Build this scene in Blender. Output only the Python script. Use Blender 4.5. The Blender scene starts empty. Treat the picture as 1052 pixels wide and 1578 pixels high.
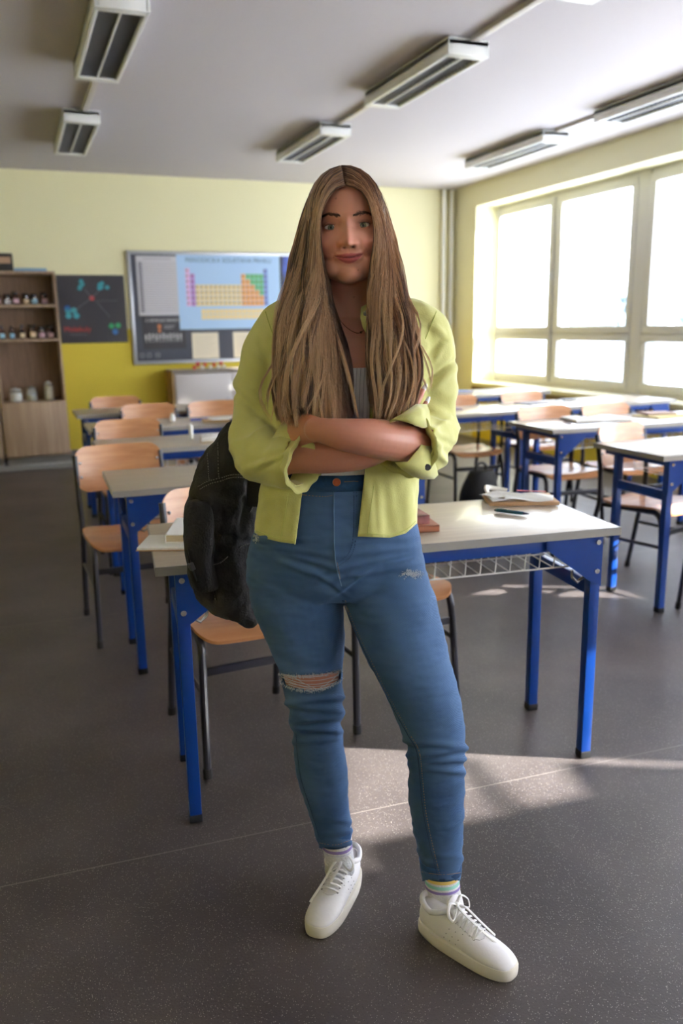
import bpy, bmesh, math, random
import numpy as np
from mathutils import Vector, Matrix
from mathutils import noise as mnoise
R = math.radians
S = bpy.context.scene
COL = S.collection

# ---------------------------------------------------------------- camera, world, sun, exposure
CAM_H = 1.36; FPX = 1270.0; PITCH, ROLL, YAW = R(12.75), R(-0.95), R(21.4)
cp, sp = math.cos(PITCH), math.sin(PITCH); cr, sr = math.cos(ROLL), math.sin(ROLL); cyw, syw = math.cos(YAW), math.sin(YAW)
cF = Vector((syw*cp, cyw*cp, -sp)); cr0 = Vector((cyw, -syw, 0)); cu0 = cr0.cross(cF)
cR = cr*cr0 + sr*cu0; cU = -sr*cr0 + cr*cu0
cam = bpy.data.cameras.new('camera'); camo = bpy.data.objects.new('camera', cam); COL.objects.link(camo)
camo.matrix_world = Matrix(((cR.x, cU.x, -cF.x, 0), (cR.y, cU.y, -cF.y, 0), (cR.z, cU.z, -cF.z, CAM_H), (0, 0, 0, 1)))
cam.sensor_fit = 'HORIZONTAL'; cam.sensor_width = 24.0; cam.lens = FPX/1052*24.0
cam.dof.use_dof = True; cam.dof.focus_distance = 1.76; cam.dof.aperture_fstop = 2.8
cam.clip_start = 0.05; cam.clip_end = 200
S.camera = camo

w = bpy.data.worlds.new('world'); S.world = w; w.use_nodes = True
nt = w.node_tree; bg = nt.nodes['Background']
bg.inputs[0].default_value = (0.86, 0.90, 1.0, 1); bg.inputs[1].default_value = 11.5
sun = bpy.data.lights.new('sun', 'SUN'); suno = bpy.data.objects.new('sun', sun); COL.objects.link(suno)
sun.energy = 42.0; sun.color = (1.0, 0.94, 0.86); sun.angle = R(0.53)
SUN_DIR = Vector((-1.0, 0.55, -0.50)).normalized()
suno.rotation_euler = SUN_DIR.to_track_quat('-Z', 'Y').to_euler()
suno.location = (12, -4, 6)

S.view_settings.view_transform = 'Standard'; S.view_settings.look = 'None'
S.view_settings.exposure = 0.47; S.view_settings.gamma = 1.0; S.view_settings.use_curve_mapping = False
S.cycles.use_denoising = True
S.cycles.max_bounces = 10; S.cycles.diffuse_bounces = 6; S.cycles.glossy_bounces = 4; S.cycles.transmission_bounces = 6; S.cycles.transparent_max_bounces = 8
S.cycles.sample_clamp_indirect = 8.0
S.cycles.caustics_reflective = False; S.cycles.caustics_refractive = False

# ---------------------------------------------------------------- materials
def lin(c):
    return tuple((x/255/12.92 if x/255 <= 0.04045 else ((x/255+0.055)/1.055)**2.4) for x in c)
MATS = {}
def mat(name, rgb, rough=0.6, metal=0.0, spec=0.5, var=0.0, vscale=8.0, bump=0.0, bscale=60.0, rgb2=None, kind=None, stretch=None, **kw):
    if name in MATS: return MATS[name]
    m = bpy.data.materials.new(name); m.use_nodes = True; MATS[name] = m
    t = m.node_tree; b = t.nodes['Principled BSDF']
    c = lin(rgb)
    b.inputs['Base Color'].default_value = (*c, 1); b.inputs['Roughness'].default_value = rough
    b.inputs['Metallic'].default_value = metal; b.inputs['Specular IOR Level'].default_value = spec
    for k, v in kw.items(): b.inputs[k.replace('_', ' ')].default_value = v
    tc = t.nodes.new('ShaderNodeTexCoord'); mp = t.nodes.new('ShaderNodeMapping')
    t.links.new(tc.outputs['Object'], mp.inputs[0])
    if stretch: mp.inputs['Scale'].default_value = stretch
    if rgb2 is None and var > 0: rgb2 = tuple(x*(1-var) for x in rgb)
    if rgb2 is not None:
        n = t.nodes.new('ShaderNodeTexNoise'); n.inputs['Scale'].default_value = vscale; n.inputs['Detail'].default_value = 5
        r = t.nodes.new('ShaderNodeValToRGB')
        r.color_ramp.elements[0].position = 0.35; r.color_ramp.elements[1].position = 0.65
        r.color_ramp.elements[0].color = (*c, 1); r.color_ramp.elements[1].color = (*lin(rgb2), 1)
        t.links.new(mp.outputs[0], n.inputs[0]); t.links.new(n.outputs[0], r.inputs[0]); t.links.new(r.outputs[0], b.inputs['Base Color'])
    if bump > 0:
        n2 = t.nodes.new('ShaderNodeTexNoise'); n2.inputs['Scale'].default_value = bscale; n2.inputs['Detail'].default_value = 4
        bp = t.nodes.new('ShaderNodeBump'); bp.inputs['Strength'].default_value = bump; bp.inputs['Distance'].default_value = 0.01
        t.links.new(mp.outputs[0], n2.inputs[0]); t.links.new(n2.outputs[0], bp.inputs['Height']); t.links.new(bp.outputs[0], b.inputs['Normal'])
    return m

# ---------------------------------------------------------------- mesh helpers
class MB:
    def __init__(s): s.v = []; s.f = []; s.m = []
    def add(s, vs, fs, mi=0):
        o = len(s.v); s.v += [tuple(p) for p in vs]; s.f += [tuple(o+i for i in f) for f in fs]; s.m += [mi]*len(fs); return s
    def box(s, c, d, rz=0, mi=0, bev=0.0, M=None):
        hx, hy, hz = d[0]/2, d[1]/2, d[2]/2
        b = min(bev, hx*0.99, hy*0.99, hz*0.99)
        if b <= 0:
            vs = [Vector((x*hx, y*hy, z*hz)) for x in (-1, 1) for y in (-1, 1) for z in (-1, 1)]
            fs = [(0, 1, 3, 2), (4, 6, 7, 5), (0, 4, 5, 1), (2, 3, 7, 6), (0, 2, 6, 4), (1, 5, 7, 3)]
        else:
            bm = bmesh.new(); bmesh.ops.create_cube(bm, size=1)
            for v in bm.verts: v.co = Vector((v.co.x*d[0], v.co.y*d[1], v.co.z*d[2]))
            bmesh.ops.bevel(bm, geom=list(bm.edges), offset=b, segments=2, affect='EDGES', profile=0.6)
            bm.verts.index_update(); vs = [v.co.copy() for v in bm.verts]; fs = [tuple(v.index for v in f.verts) for f in bm.faces]; bm.free()
        Rm = Matrix.Rotation(rz, 3, 'Z') if M is None else M
        return s.add([Rm @ v + Vector(c) for v in vs], fs, mi)
    def tube(s, pts, r, n=8, mi=0, cap=True, flat=1.0):
        pts = [Vector(p) for p in pts]; rs = [float(q) for q in r] if isinstance(r, (list, tuple)) else [r]*len(pts)
        rings = []; up = None
        for i, p in enumerate(pts):
            t = (pts[min(i+1, len(pts)-1)] - pts[max(i-1, 0)]).normalized()
            if up is None:
                a = Vector((0, 0, 1)) if abs(t.z) < 0.9 else Vector((1, 0, 0))
                up = (a - t*a.dot(t)).normalized()
            else:
                up = (up - t*up.dot(t)).normalized()
            sd = t.cross(up)
            rings.append([p + rs[i]*(math.cos(2*math.pi*k/n)*sd + flat*math.sin(2*math.pi*k/n)*up) for k in range(n)])
        vs = [q for rg in rings for q in rg]; fs = []
        for i in range(len(rings)-1):
            for k in range(n):
                a, b = i*n+k, i*n+(k+1) % n; fs.append((a, b, b+n, a+n))
        if cap: fs.append(tuple(range(n))[::-1]); fs.append(tuple((len(rings)-1)*n+k for k in range(n)))
        return s.add(vs, fs, mi)
    def lathe(s, c, prof, n=20, mi=0):
        vs = [(c[0]+r*math.cos(2*math.pi*k/n), c[1]+r*math.sin(2*math.pi*k/n), c[2]+z) for r, z in prof for k in range(n)]
        fs = []
        for i in range(len(prof)-1):
            for k in range(n): a, b = i*n+k, i*n+(k+1) % n; fs.append((a, b, b+n, a+n))
        fs.append(tuple(range(n))[::-1]); fs.append(tuple((len(prof)-1)*n+k for k in range(n)))
        return s.add(vs, fs, mi)
    def prism(s, poly, M, th, mi=0):   # poly in local xy, extruded th along local z, M 4x4
        n = len(poly); vs = [M @ Vector((x, y, z)) for z in (-th/2, th/2) for x, y in poly]
        fs = [tuple(range(n))[::-1], tuple(range(n, 2*n))] + [(k, (k+1) % n, (k+1) % n+n, k+n) for k in range(n)]
        return s.add(vs, fs, mi)
    def grid(s, G, closed=False, mi=0, capends=False):
        nu, nv = len(G), len(G[0]); vs = [q for rg in G for q in rg]; fs = []
        for i in range(nu-1):
            for k in range(nv if closed else nv-1):
                a, b = i*nv+k, i*nv+(k+1) % nv; fs.append((a, b, b+nv, a+nv))
        if capends: fs.append(tuple(range(nv))[::-1]); fs.append(tuple((nu-1)*nv+k for k in range(nv)))
        return s.add(vs, fs, mi)
    def ball(s, c, r, n=14, mi=0, sc=(1, 1, 1)):
        prof = [(max(1e-4, math.sin(math.pi*i/n))*r, -math.cos(math.pi*i/n)*r) for i in range(n+1)]
        vs = [(c[0]+q*math.cos(2*math.pi*k/n)*sc[0], c[1]+q*math.sin(2*math.pi*k/n)*sc[1], c[2]+z*sc[2]) for q, z in prof for k in range(n)]
        fs = []
        for i in range(n):
            for k in range(n): a, b = i*n+k, i*n+(k+1) % n; fs.append((a, b, b+n, a+n))
        return s.add(vs, fs, mi)
    def build(s, name, mats, parent=None, smooth=35, loc=None):
        me = bpy.data.meshes.new(name); me.from_pydata([tuple(v) for v in s.v], [], s.f)
        if not isinstance(mats, (list, tuple)): mats = [mats]
        for m in mats: me.materials.append(m)
        if len(mats) > 1: me.polygons.foreach_set('material_index', s.m)
        me.update()
        bm = bmesh.new(); bm.from_mesh(me); bmesh.ops.recalc_face_normals(bm, faces=bm.faces); bm.to_mesh(me); bm.free()
        if smooth:
            me.polygons.foreach_set('use_smooth', [True]*len(me.polygons)); me.set_sharp_from_angle(angle=R(smooth))
        o = bpy.data.objects.new(name, me); COL.objects.link(o)
        if parent: o.parent = parent
        if loc: o.location = loc
        return o
def tag(o, label=None, cat=None, group=None, kind=None):
    if label: o['label'] = label
    if cat: o['category'] = cat
    if group: o['group'] = group
    if kind: o['kind'] = kind
    return o
def thing(name, label, cat, loc=(0, 0, 0), rz=0, group=None):
    o = bpy.data.objects.new(name, None); COL.objects.link(o); o.location = loc; o.rotation_euler = (0, 0, rz)
    o.empty_display_size = 0.05
    return tag(o, label, cat, group)
KIDS = {}
def dup(root, loc, rz, label, group=None):
    def cpy(o, par):
        c = o.copy(); COL.objects.link(c)
        if par: c.parent = par
        for ch in [x for x in bpy.data.objects if x.parent == o]: cpy(ch, c)
        return c
    r = cpy(root, None); r.location = loc; r.rotation_euler = (0, 0, rz); r['label'] = label
    if group: r['group'] = group
    return r
def struct(o): o['kind'] = 'structure'; return o
def sbox(name, lo, hi, m, parent=None, bev=0.0):
    b = MB(); b.box([(lo[i]+hi[i])/2 for i in range(3)], [hi[i]-lo[i] for i in range(3)], bev=bev)
    o = b.build(name, m, parent)
    if parent is None: struct(o)
    return o

# ================================================================ ROOM
YB = 9.34; ZC = 2.935; XL = -2.6; YF = -2.6; XW = 5.2; XG = 5.5
ZS = 0.70; ZH = 2.66
def floor_mat():
    m = mat('floor vinyl', (94, 86, 84), 0.42); t = m.node_tree; b = t.nodes['Principled BSDF']; L = t.links
    tc = t.nodes.new('ShaderNodeTexCoord')
    n1 = t.nodes.new('ShaderNodeTexNoise'); n1.inputs['Scale'].default_value = 2.2; n1.inputs['Detail'].default_value = 6
    v = t.nodes.new('ShaderNodeTexVoronoi'); v.inputs['Scale'].default_value = 340
    v2 = t.nodes.new('ShaderNodeTexVoronoi'); v2.inputs['Scale'].default_value = 300
    for n in (n1, v, v2): L.new(tc.outputs['Object'], n.inputs['Vector'])
    base = t.nodes.new('ShaderNodeValToRGB'); base.color_ramp.elements[0].color = (*lin((62, 55, 54)), 1); base.color_ramp.elements[1].color = (*lin((88, 80, 78)), 1)
    base.color_ramp.elements[0].position = .35; base.color_ramp.elements[1].position = .7
    L.new(n1.outputs[0], base.inputs[0])
    def speck(vo, th, col, prev):
        sx = t.nodes.new('ShaderNodeSeparateColor'); L.new(vo.outputs['Color'], sx.inputs[0])
        g = t.nodes.new('ShaderNodeMath'); g.operation = 'GREATER_THAN'; g.inputs[1].default_value = th; L.new(sx.outputs[0], g.inputs[0])
        l = t.nodes.new('ShaderNodeMath'); l.operation = 'LESS_THAN'; l.inputs[1].default_value = 0.32; L.new(vo.outputs['Distance'], l.inputs[0])
        a = t.nodes.new('ShaderNodeMath'); a.operation = 'MULTIPLY'; L.new(g.outputs[0], a.inputs[0]); L.new(l.outputs[0], a.inputs[1])
        mx = t.nodes.new('ShaderNodeMix'); mx.data_type = 'RGBA'; L.new(a.outputs[0], mx.inputs[0]); L.new(prev, mx.inputs[6]); mx.inputs[7].default_value = (*lin(col), 1)
        return mx.outputs[2]
    c = speck(v, .84, (158, 150, 145), base.outputs[0]); c = speck(v2, .86, (50, 46, 47), c)
    # welded seams between the sheets
    sx = t.nodes.new('ShaderNodeSeparateXYZ'); L.new(tc.outputs['Object'], sx.inputs[0])
    ma = t.nodes.new('ShaderNodeMath'); ma.operation = 'ADD'; ma.inputs[1].default_value = 10-1.995; 
    r = t.nodes.new('ShaderNodeMath'); r.operation = 'MULTIPLY_ADD'; r.inputs[1].default_value = 0.055; L.new(sx.outputs[0], r.inputs[0]); L.new(sx.outputs[1], r.inputs[2]); L.new(r.outputs[0], ma.inputs[0])
    md = t.nodes.new('ShaderNodeMath'); md.operation = 'MODULO'; md.inputs[1].default_value = 2.0; L.new(ma.outputs[0], md.inputs[0])
    lt = t.nodes.new('ShaderNodeMath'); lt.operation = 'LESS_THAN'; lt.inputs[1].default_value = 0.004; L.new(md.outputs[0], lt.inputs[0])
    mx = t.nodes.new('ShaderNodeMix'); mx.data_type = 'RGBA'; L.new(lt.outputs[0], mx.inputs[0]); L.new(c, mx.inputs[6]); mx.inputs[7].default_value = (*lin((116, 108, 104)), 1)
    L.new(mx.outputs[2], b.inputs['Base Color'])
    nb = t.nodes.new('ShaderNodeTexNoise'); nb.inputs['Scale'].default_value = 180; L.new(tc.outputs['Object'], nb.inputs[0])
    bp = t.nodes.new('ShaderNodeBump'); bp.inputs['Strength'].default_value = .12; bp.inputs['Distance'].default_value = .004; L.new(nb.outputs[0], bp.inputs['Height']); L.new(bp.outputs[0], b.inputs['Normal'])
    return m
def wall_mat():
    m = mat('wall paint', (236, 226, 160), 0.75); t = m.node_tree; b = t.nodes['Principled BSDF']; L = t.links
    g = t.nodes.new('ShaderNodeTexCoord'); sx = t.nodes.new('ShaderNodeSeparateXYZ'); L.new(g.outputs['Object'], sx.inputs[0])
    lt = t.nodes.new('ShaderNodeMath'); lt.operation = 'LESS_THAN'; lt.inputs[1].default_value = 1.36; L.new(sx.outputs[2], lt.inputs[0])
    mx = t.nodes.new('ShaderNodeMix'); mx.data_type = 'RGBA'; L.new(lt.outputs[0], mx.inputs[0])
    mx.inputs[6].default_value = (*lin((226, 219, 176)), 1); mx.inputs[7].default_value = (*lin((212, 190, 60)), 1)
    L.new(mx.outputs[2], b.inputs['Base Color'])
    n2 = t.nodes.new('ShaderNodeTexNoise'); n2.inputs['Scale'].default_value = 40; L.new(g.outputs['Object'], n2.inputs[0])
    bp = t.nodes.new('ShaderNodeBump'); bp.inputs['Strength'].default_value = .08; L.new(n2.outputs[0], bp.inputs['Height']); L.new(bp.outputs[0], b.inputs['Normal'])
    return m
FLOOR = floor_mat(); WALL = wall_mat()
PALE = mat('pale yellow paint', (226, 222, 190), 0.75, bump=.05, bscale=40)
CEIL = mat('ceiling paint', (194, 188, 191), 0.85, bump=.06, bscale=30)
WHITE = mat('white lacquer', (225, 225, 222), 0.4)
WFRAME = mat('window frame grey white', (205, 203, 198), 0.5)
struct(sbox('floor', (XL, YF, -0.1), (XG+.2, YB+.1, 0), FLOOR))
sbox('ceiling', (XL, YF, ZC), (XG+.3, YB+.1, ZC+.1), CEIL)
sbox('wall_back', (XL, YB, 0), (XG+.3, YB+.12, ZC), WALL)
sbox('wall_left', (XL-.12, YF, 0), (XL, YB, ZC), WALL)
sbox('wall_front', (XL, YF-.12, 0), (XG+.3, YF, ZC), mat('white wall paint', (232, 230, 224), .8))
# window wall: lintel beam, parapet, end pier
YE = 8.82
sbox('wall_right', (XW, YF, 2.685), (XG+.3, YB, ZC), PALE)
b = MB(); b.box(((XW+XG+.3)/2, (YF+YE)/2, .31), (XG+.3-XW, YE-YF, .62)); struct(b.build('wall_right_parapet', WALL))
b = MB(); b.box(((XW+XG+.3)/2, (YE+YB)/2, 2.685/2), (XG+.3-XW, YB-YE, 2.685)); struct(b.build('wall_right_pier', PALE))
b = MB(); b.box((XW+.155, (YF+YE)/2, .648), (.38, YE-YF, .05), bev=.006); struct(b.build('trim_1', mat('cream sill paint', (222, 214, 176), .45)))
b = MB(); b.box((XW-.012, (YF+YE)/2, .55), (.022, YE-YF, .14)); struct(b.build('trim_2', mat('brown radiator board', (122, 92, 74), .5, var=.2, stretch=(1, .2, 4))))
struct(sbox('baseboard_back', (XL, YB-.015, 0), (XW, YB, .09), mat('grey skirting', (118, 112, 106), .5)))
struct(sbox('baseboard_left', (XL, YF, 0), (XL+.015, YB, .09), MATS['grey skirting']))

GLASS = bpy.data.materials.new('window glass'); GLASS.use_nodes = True
t = GLASS.node_tree; t.nodes.clear(); o_ = t.nodes.new('ShaderNodeOutputMaterial'); tr = t.nodes.new('ShaderNodeBsdfTransparent'); gl = t.nodes.new('ShaderNodeBsdfGlossy'); mx_ = t.nodes.new('ShaderNodeMixShader')
tr.inputs[0].default_value = (.93, .96, .98, 1); gl.inputs['Roughness'].default_value = .02; mx_.inputs[0].default_value = .05
t.links.new(tr.outputs[0], mx_.inputs[1]); t.links.new(gl.outputs[0], mx_.inputs[2]); t.links.new(mx_.outputs[0], o_.inputs[0])
BLIND = bpy.data.materials.new('window blind'); BLIND.use_nodes = True
t = BLIND.node_tree; t.nodes.clear(); o_ = t.nodes.new('ShaderNodeOutputMaterial'); df = t.nodes.new('ShaderNodeBsdfDiffuse'); tl = t.nodes.new('ShaderNodeBsdfTranslucent'); mx_ = t.nodes.new('ShaderNodeMixShader')
df.inputs[0].default_value = (.7, .72, .75, 1); tl.inputs[0].default_value = (.93, .94, .97, 1); mx_.inputs[0].default_value = .85
t.links.new(df.outputs[0], mx_.inputs[1]); t.links.new(tl.outputs[0], mx_.inputs[2]); t.links.new(mx_.outputs[0], o_.inputs[0])

def sash(par, y0, y1, z0, z1, fw=.075, handle=None):
    f = MB(); dx = .055
    for (a, b_, c, d) in ((y0, y1, z0, z0+fw), (y0, y1, z1-fw, z1), (y0, y0+fw, z0+fw, z1-fw), (y1-fw, y1, z0+fw, z1-fw)):
        f.box((XG-.01, (a+b_)/2, (c+d)/2), (dx, b_-a, d-c), bev=.006)
    fr = f.build('sash', WFRAME, par)
    g = MB(); g.box((XG, (y0+y1)/2, (z0+z1)/2), (.008, y1-y0-2*fw+.01, z1-z0-2*fw+.01)); g.build('window_pane', GLASS, fr)
    if handle:
        hy, hz = handle; h = MB(); h.box((XG-.045, hy, hz), (.012, .03, .07), bev=.004)
        h.tube([(XG-.05, hy, hz), (XG-.085, hy, hz), (XG-.088, hy, hz-.03), (XG-.088, hy, hz-.13)], .010)
        h.build('window_handle', WHITE, fr)
    return fr
def module(n, y1, blinds=True):   # y1 = far edge; a module is 2.55 m
    par = bpy.data.objects.new('window_%d' % n, None); COL.objects.link(par); struct(par)
    y0 = y1-2.42; ym = y1-1.13
    f = MB(); T = .07
    f.box((XG+.03, (y0+y1)/2, ZH-.005), (.1, y1-y0, .06)); f.box((XG+.03, (y0+y1)/2, ZS+.005), (.1, y1-y0, .07))
    f.box((XG+.03, y0-.045, (ZS+ZH)/2), (.12, .15, ZH-ZS+.05), bev=.008); f.box((XG+.03, ym-.03, (ZS+ZH)/2), (.09, .06, ZH-ZS))
    f.box((XG+.03, (y0+y1)/2, 1.25), (.09, y1-y0, .05))
    f.build('window_frame', WFRAME, par)
    sash(par, ym, y1, 1.24, ZH-.02, handle=(ym+.03, 1.85)); sash(par, y0+.03, ym-.06, 1.24, ZH-.02)
    sash(par, ym, y1, ZS+.02, 1.23, fw=.065); sash(par, y0+.03, ym-.06, ZS+.02, 1.23, fw=.065, handle=None)
    return par
y = YE-.02; n = 1
while y-2.5 > YF:
    module(n, y); y -= 2.55; n += 1
# pale venetian blinds behind the lower panes and lowered in front of the windows nearer to the camera
def blind(name, y0, y1, z0, z1, x, pitch, tilt, label, solid=False):
    par = thing(name, label, 'blind', (x, (y0+y1)/2, z1))
    s = MB(); z = z0+pitch/2; L_ = y1-y0
    while z < z1:
        s.box((0, 0, z-z1), (.026, L_, .0012), M=Matrix.Rotation(R(tilt), 3, 'Y')); z += pitch
    s.build('slats', BLIND, par, smooth=None)
    h = MB(); h.box((0, 0, .012), (.03, L_, .024)); h.box((0, 0, z0-z1-.004), (.022, L_, .012)); h.build('head_rail', WHITE, par)
    return par
ym = YE-.02-1.13
blind('venetian_blind', ym-.06-1.10, ym-.14, ZS+.10, 1.17, XG+.06, .022, 38, 'pale slatted blind outside the low pane under the wide window beside the corner sash')
blind('venetian_blind', YE-.02-2.55-1.13+.07, YE-.02-2.55-.08, ZS+.10, 1.17, XG+.06, .022, 38, 'pale slatted blind behind the low pane at the right edge of the photo')
# unseen shades added beside and behind the camera to hold back the sun
shade_i = 0
def shade(y0, y1, z0, z1):
    s = MB(); s.box((XG-.10, (y0+y1)/2, (z0+z1)/2), (.002, y1-y0, z1-z0)); o = s.build('added_shade', BLIND)
    return tag(o, 'added translucent sun shade on the windows outside the picture, beside the camera', 'blind', 'added sun shades')
def shade_poly(P_, label):
    b = MB(); n_ = len(P_); b.add([(XG-.101, y_, z_) for y_, z_ in P_]+[(XG-.099, y_, z_) for y_, z_ in P_], [tuple(range(n_)), tuple(range(n_, 2*n_))]+[(k, (k+1) % n_, (k+1) % n_+n_, k+n_) for k in range(n_)])
    return tag(b.build('added_shade', BLIND, smooth=None), label, 'blind', 'added sun shades')
where = ['on the window beside the right edge of the photo', 'on the third window from the corner', 'on the fourth window from the corner', 'on the window nearest to the front wall']
for (a, c), wl in zip([(4.05, 5.55), (1.90, 4.05), (-.15, 1.70), (YF, -.86)], where):
    shade_poly([(a, ZS), (c, ZS), (c, 2.67), (a, 2.67)], 'added unseen translucent sun shade '+wl)
shade_poly([(1.70, 1.70), (1.90, 1.70), (1.90, 2.67), (1.70, 2.67)], 'added upper strip above the narrow gap that lets a sun streak in')  # added strips narrow the gap to a slit for one sun streak
shade_poly([(1.70, ZS), (1.90, ZS), (1.90, 1.0), (1.70, 1.0)], 'added lower strip below the narrow gap that lets a sun streak in')
shade_poly([(-.86, 2.36), (-.15, 2.27), (-.15, 2.67), (-.86, 2.67)], 'added upper piece above the slanting gap that shapes the sun patch, outside the picture')
shade_poly([(-.86, ZS), (-.15, ZS), (-.19, 1.955), (-.40, 1.975), (-.745, 2.335), (-.86, 2.34)], 'added lower piece below the slanting gap, cut to shape the sun patch, outside the picture')  # added pieces, edges cut to outline the sun patch on the floor
shade_poly([(-.52, 2.085), (-.195, 2.07), (-.195, 2.10), (-.52, 2.115)], 'added thin strip across the slanting gap, splitting the sun patch, outside the picture')

# ---- pipes in the far right corner
b = MB()
for i, x in enumerate((5.03, 5.135)):
    b = MB(); b.tube([(x, YB-.05, 0), (x, YB-.05, ZC)], .024, 14)
    for z in (.5, 1.7, 2.7): b.tube([(x, YB-.05, z), (x, YB-.05, z+.025)], .029, 14)
    tag(b.build('heating_pipe', mat('pipe enamel', (240, 240, 236), .4)), ('left' if i == 0 else 'right') + ' of the two white heating pipes running up the far corner', 'pipe')

# ---- ceiling lights
LH = ZC
GR = mat('louvre aluminium', (150, 150, 152), .3, metal=.8); DARKIN = mat('unlit lamp housing inside', (70, 66, 64), .5)
def lamp(x, yc, L_, label):
    par = thing('ceiling_light', label, 'ceiling light', (x, yc, LH), 0, 'louvred ceiling lights')
    W = .26; H_ = .09; f = MB()
    f.box((0, 0, -.012-.02), (W, L_, .03), bev=.004); 
    for s in (-1, 1):
        f.box((s*(W/2-.012), 0, -H_/2-.01), (.024, L_, H_), bev=.005)
        f.box((0, s*(L_/2-.03), -H_/2-.01), (W-.02, .06, H_), bev=.004)
    f.box((0, 0, -H_/2-.01), (.010, L_-.1, H_-.012))
    f.build('housing', WHITE, par)
    g = MB(); k = int(L_/.045)
    for i in range(k): g.box((0, -L_/2+.06+(L_-.12)*i/(k-1), -H_+.016), (W-.05, .0025, .030))
    g.build('louvre', GR, par, smooth=None)
    g = MB(); g.box((0, 0, -.052), (W-.05, L_-.12, .006)); g.build('reflector', DARKIN, par)
    for s in (-1, 1):
        g = MB(); g.tube([(s*.055, -L_/2+.07, -.066), (s*.055, L_/2-.07, -.066)], .008, 8); g.build('fluorescent_tube', mat('unlit tube', (190, 190, 188), .3), par)
    return par
lamps = [(.655, 5.02, 1.25, 'larger ceiling light at the upper left of the photo, dark louvres'), (.655, 7.35, 1.25, 'smaller ceiling light at the upper left, beyond the nearer one in its row'),
         (2.575, 5.08, 1.2, 'ceiling light above and right of the woman, in the middle row'), (2.575, 7.15, 1.2, 'far ceiling light of the middle row, just above the woman\'s head'), (2.62, 3.0, 1.25, 'ceiling light cut off by the top edge of the photo'),
         (4.44, 6.9, 1.3, 'ceiling light at the far end of the row beside the windows'), (4.44, 4.95, 1.3, 'ceiling light near the windows, cut by the right edge of the photo')]
for a in lamps: lamp(*a)
cnd = mat('cable duct', (196, 190, 182), .5)
for i, (x, segs) in enumerate(((.68, ((5.66, 6.72), (3.0, 4.38))), (2.6, ((5.70, 6.54), (3.64, 4.47))), (4.44, ((5.62, 6.24),)))):
    for j, (a, c) in enumerate(segs):
        b = MB(); b.box((x, (a+c)/2, ZC-.014), (.045, c-a, .028), bev=.003)
        tag(b.build('cable_duct', cnd), 'narrow cable duct on the ceiling ' + (['joining the two ceiling lights at upper left', 'running off the top edge above the left ceiling light', 'joining the two middle ceiling lights', 'from the middle ceiling light up to the top edge', 'joining the two ceiling lights beside the windows'][[0, 2, 4][i]+j]), 'cable duct')

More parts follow.
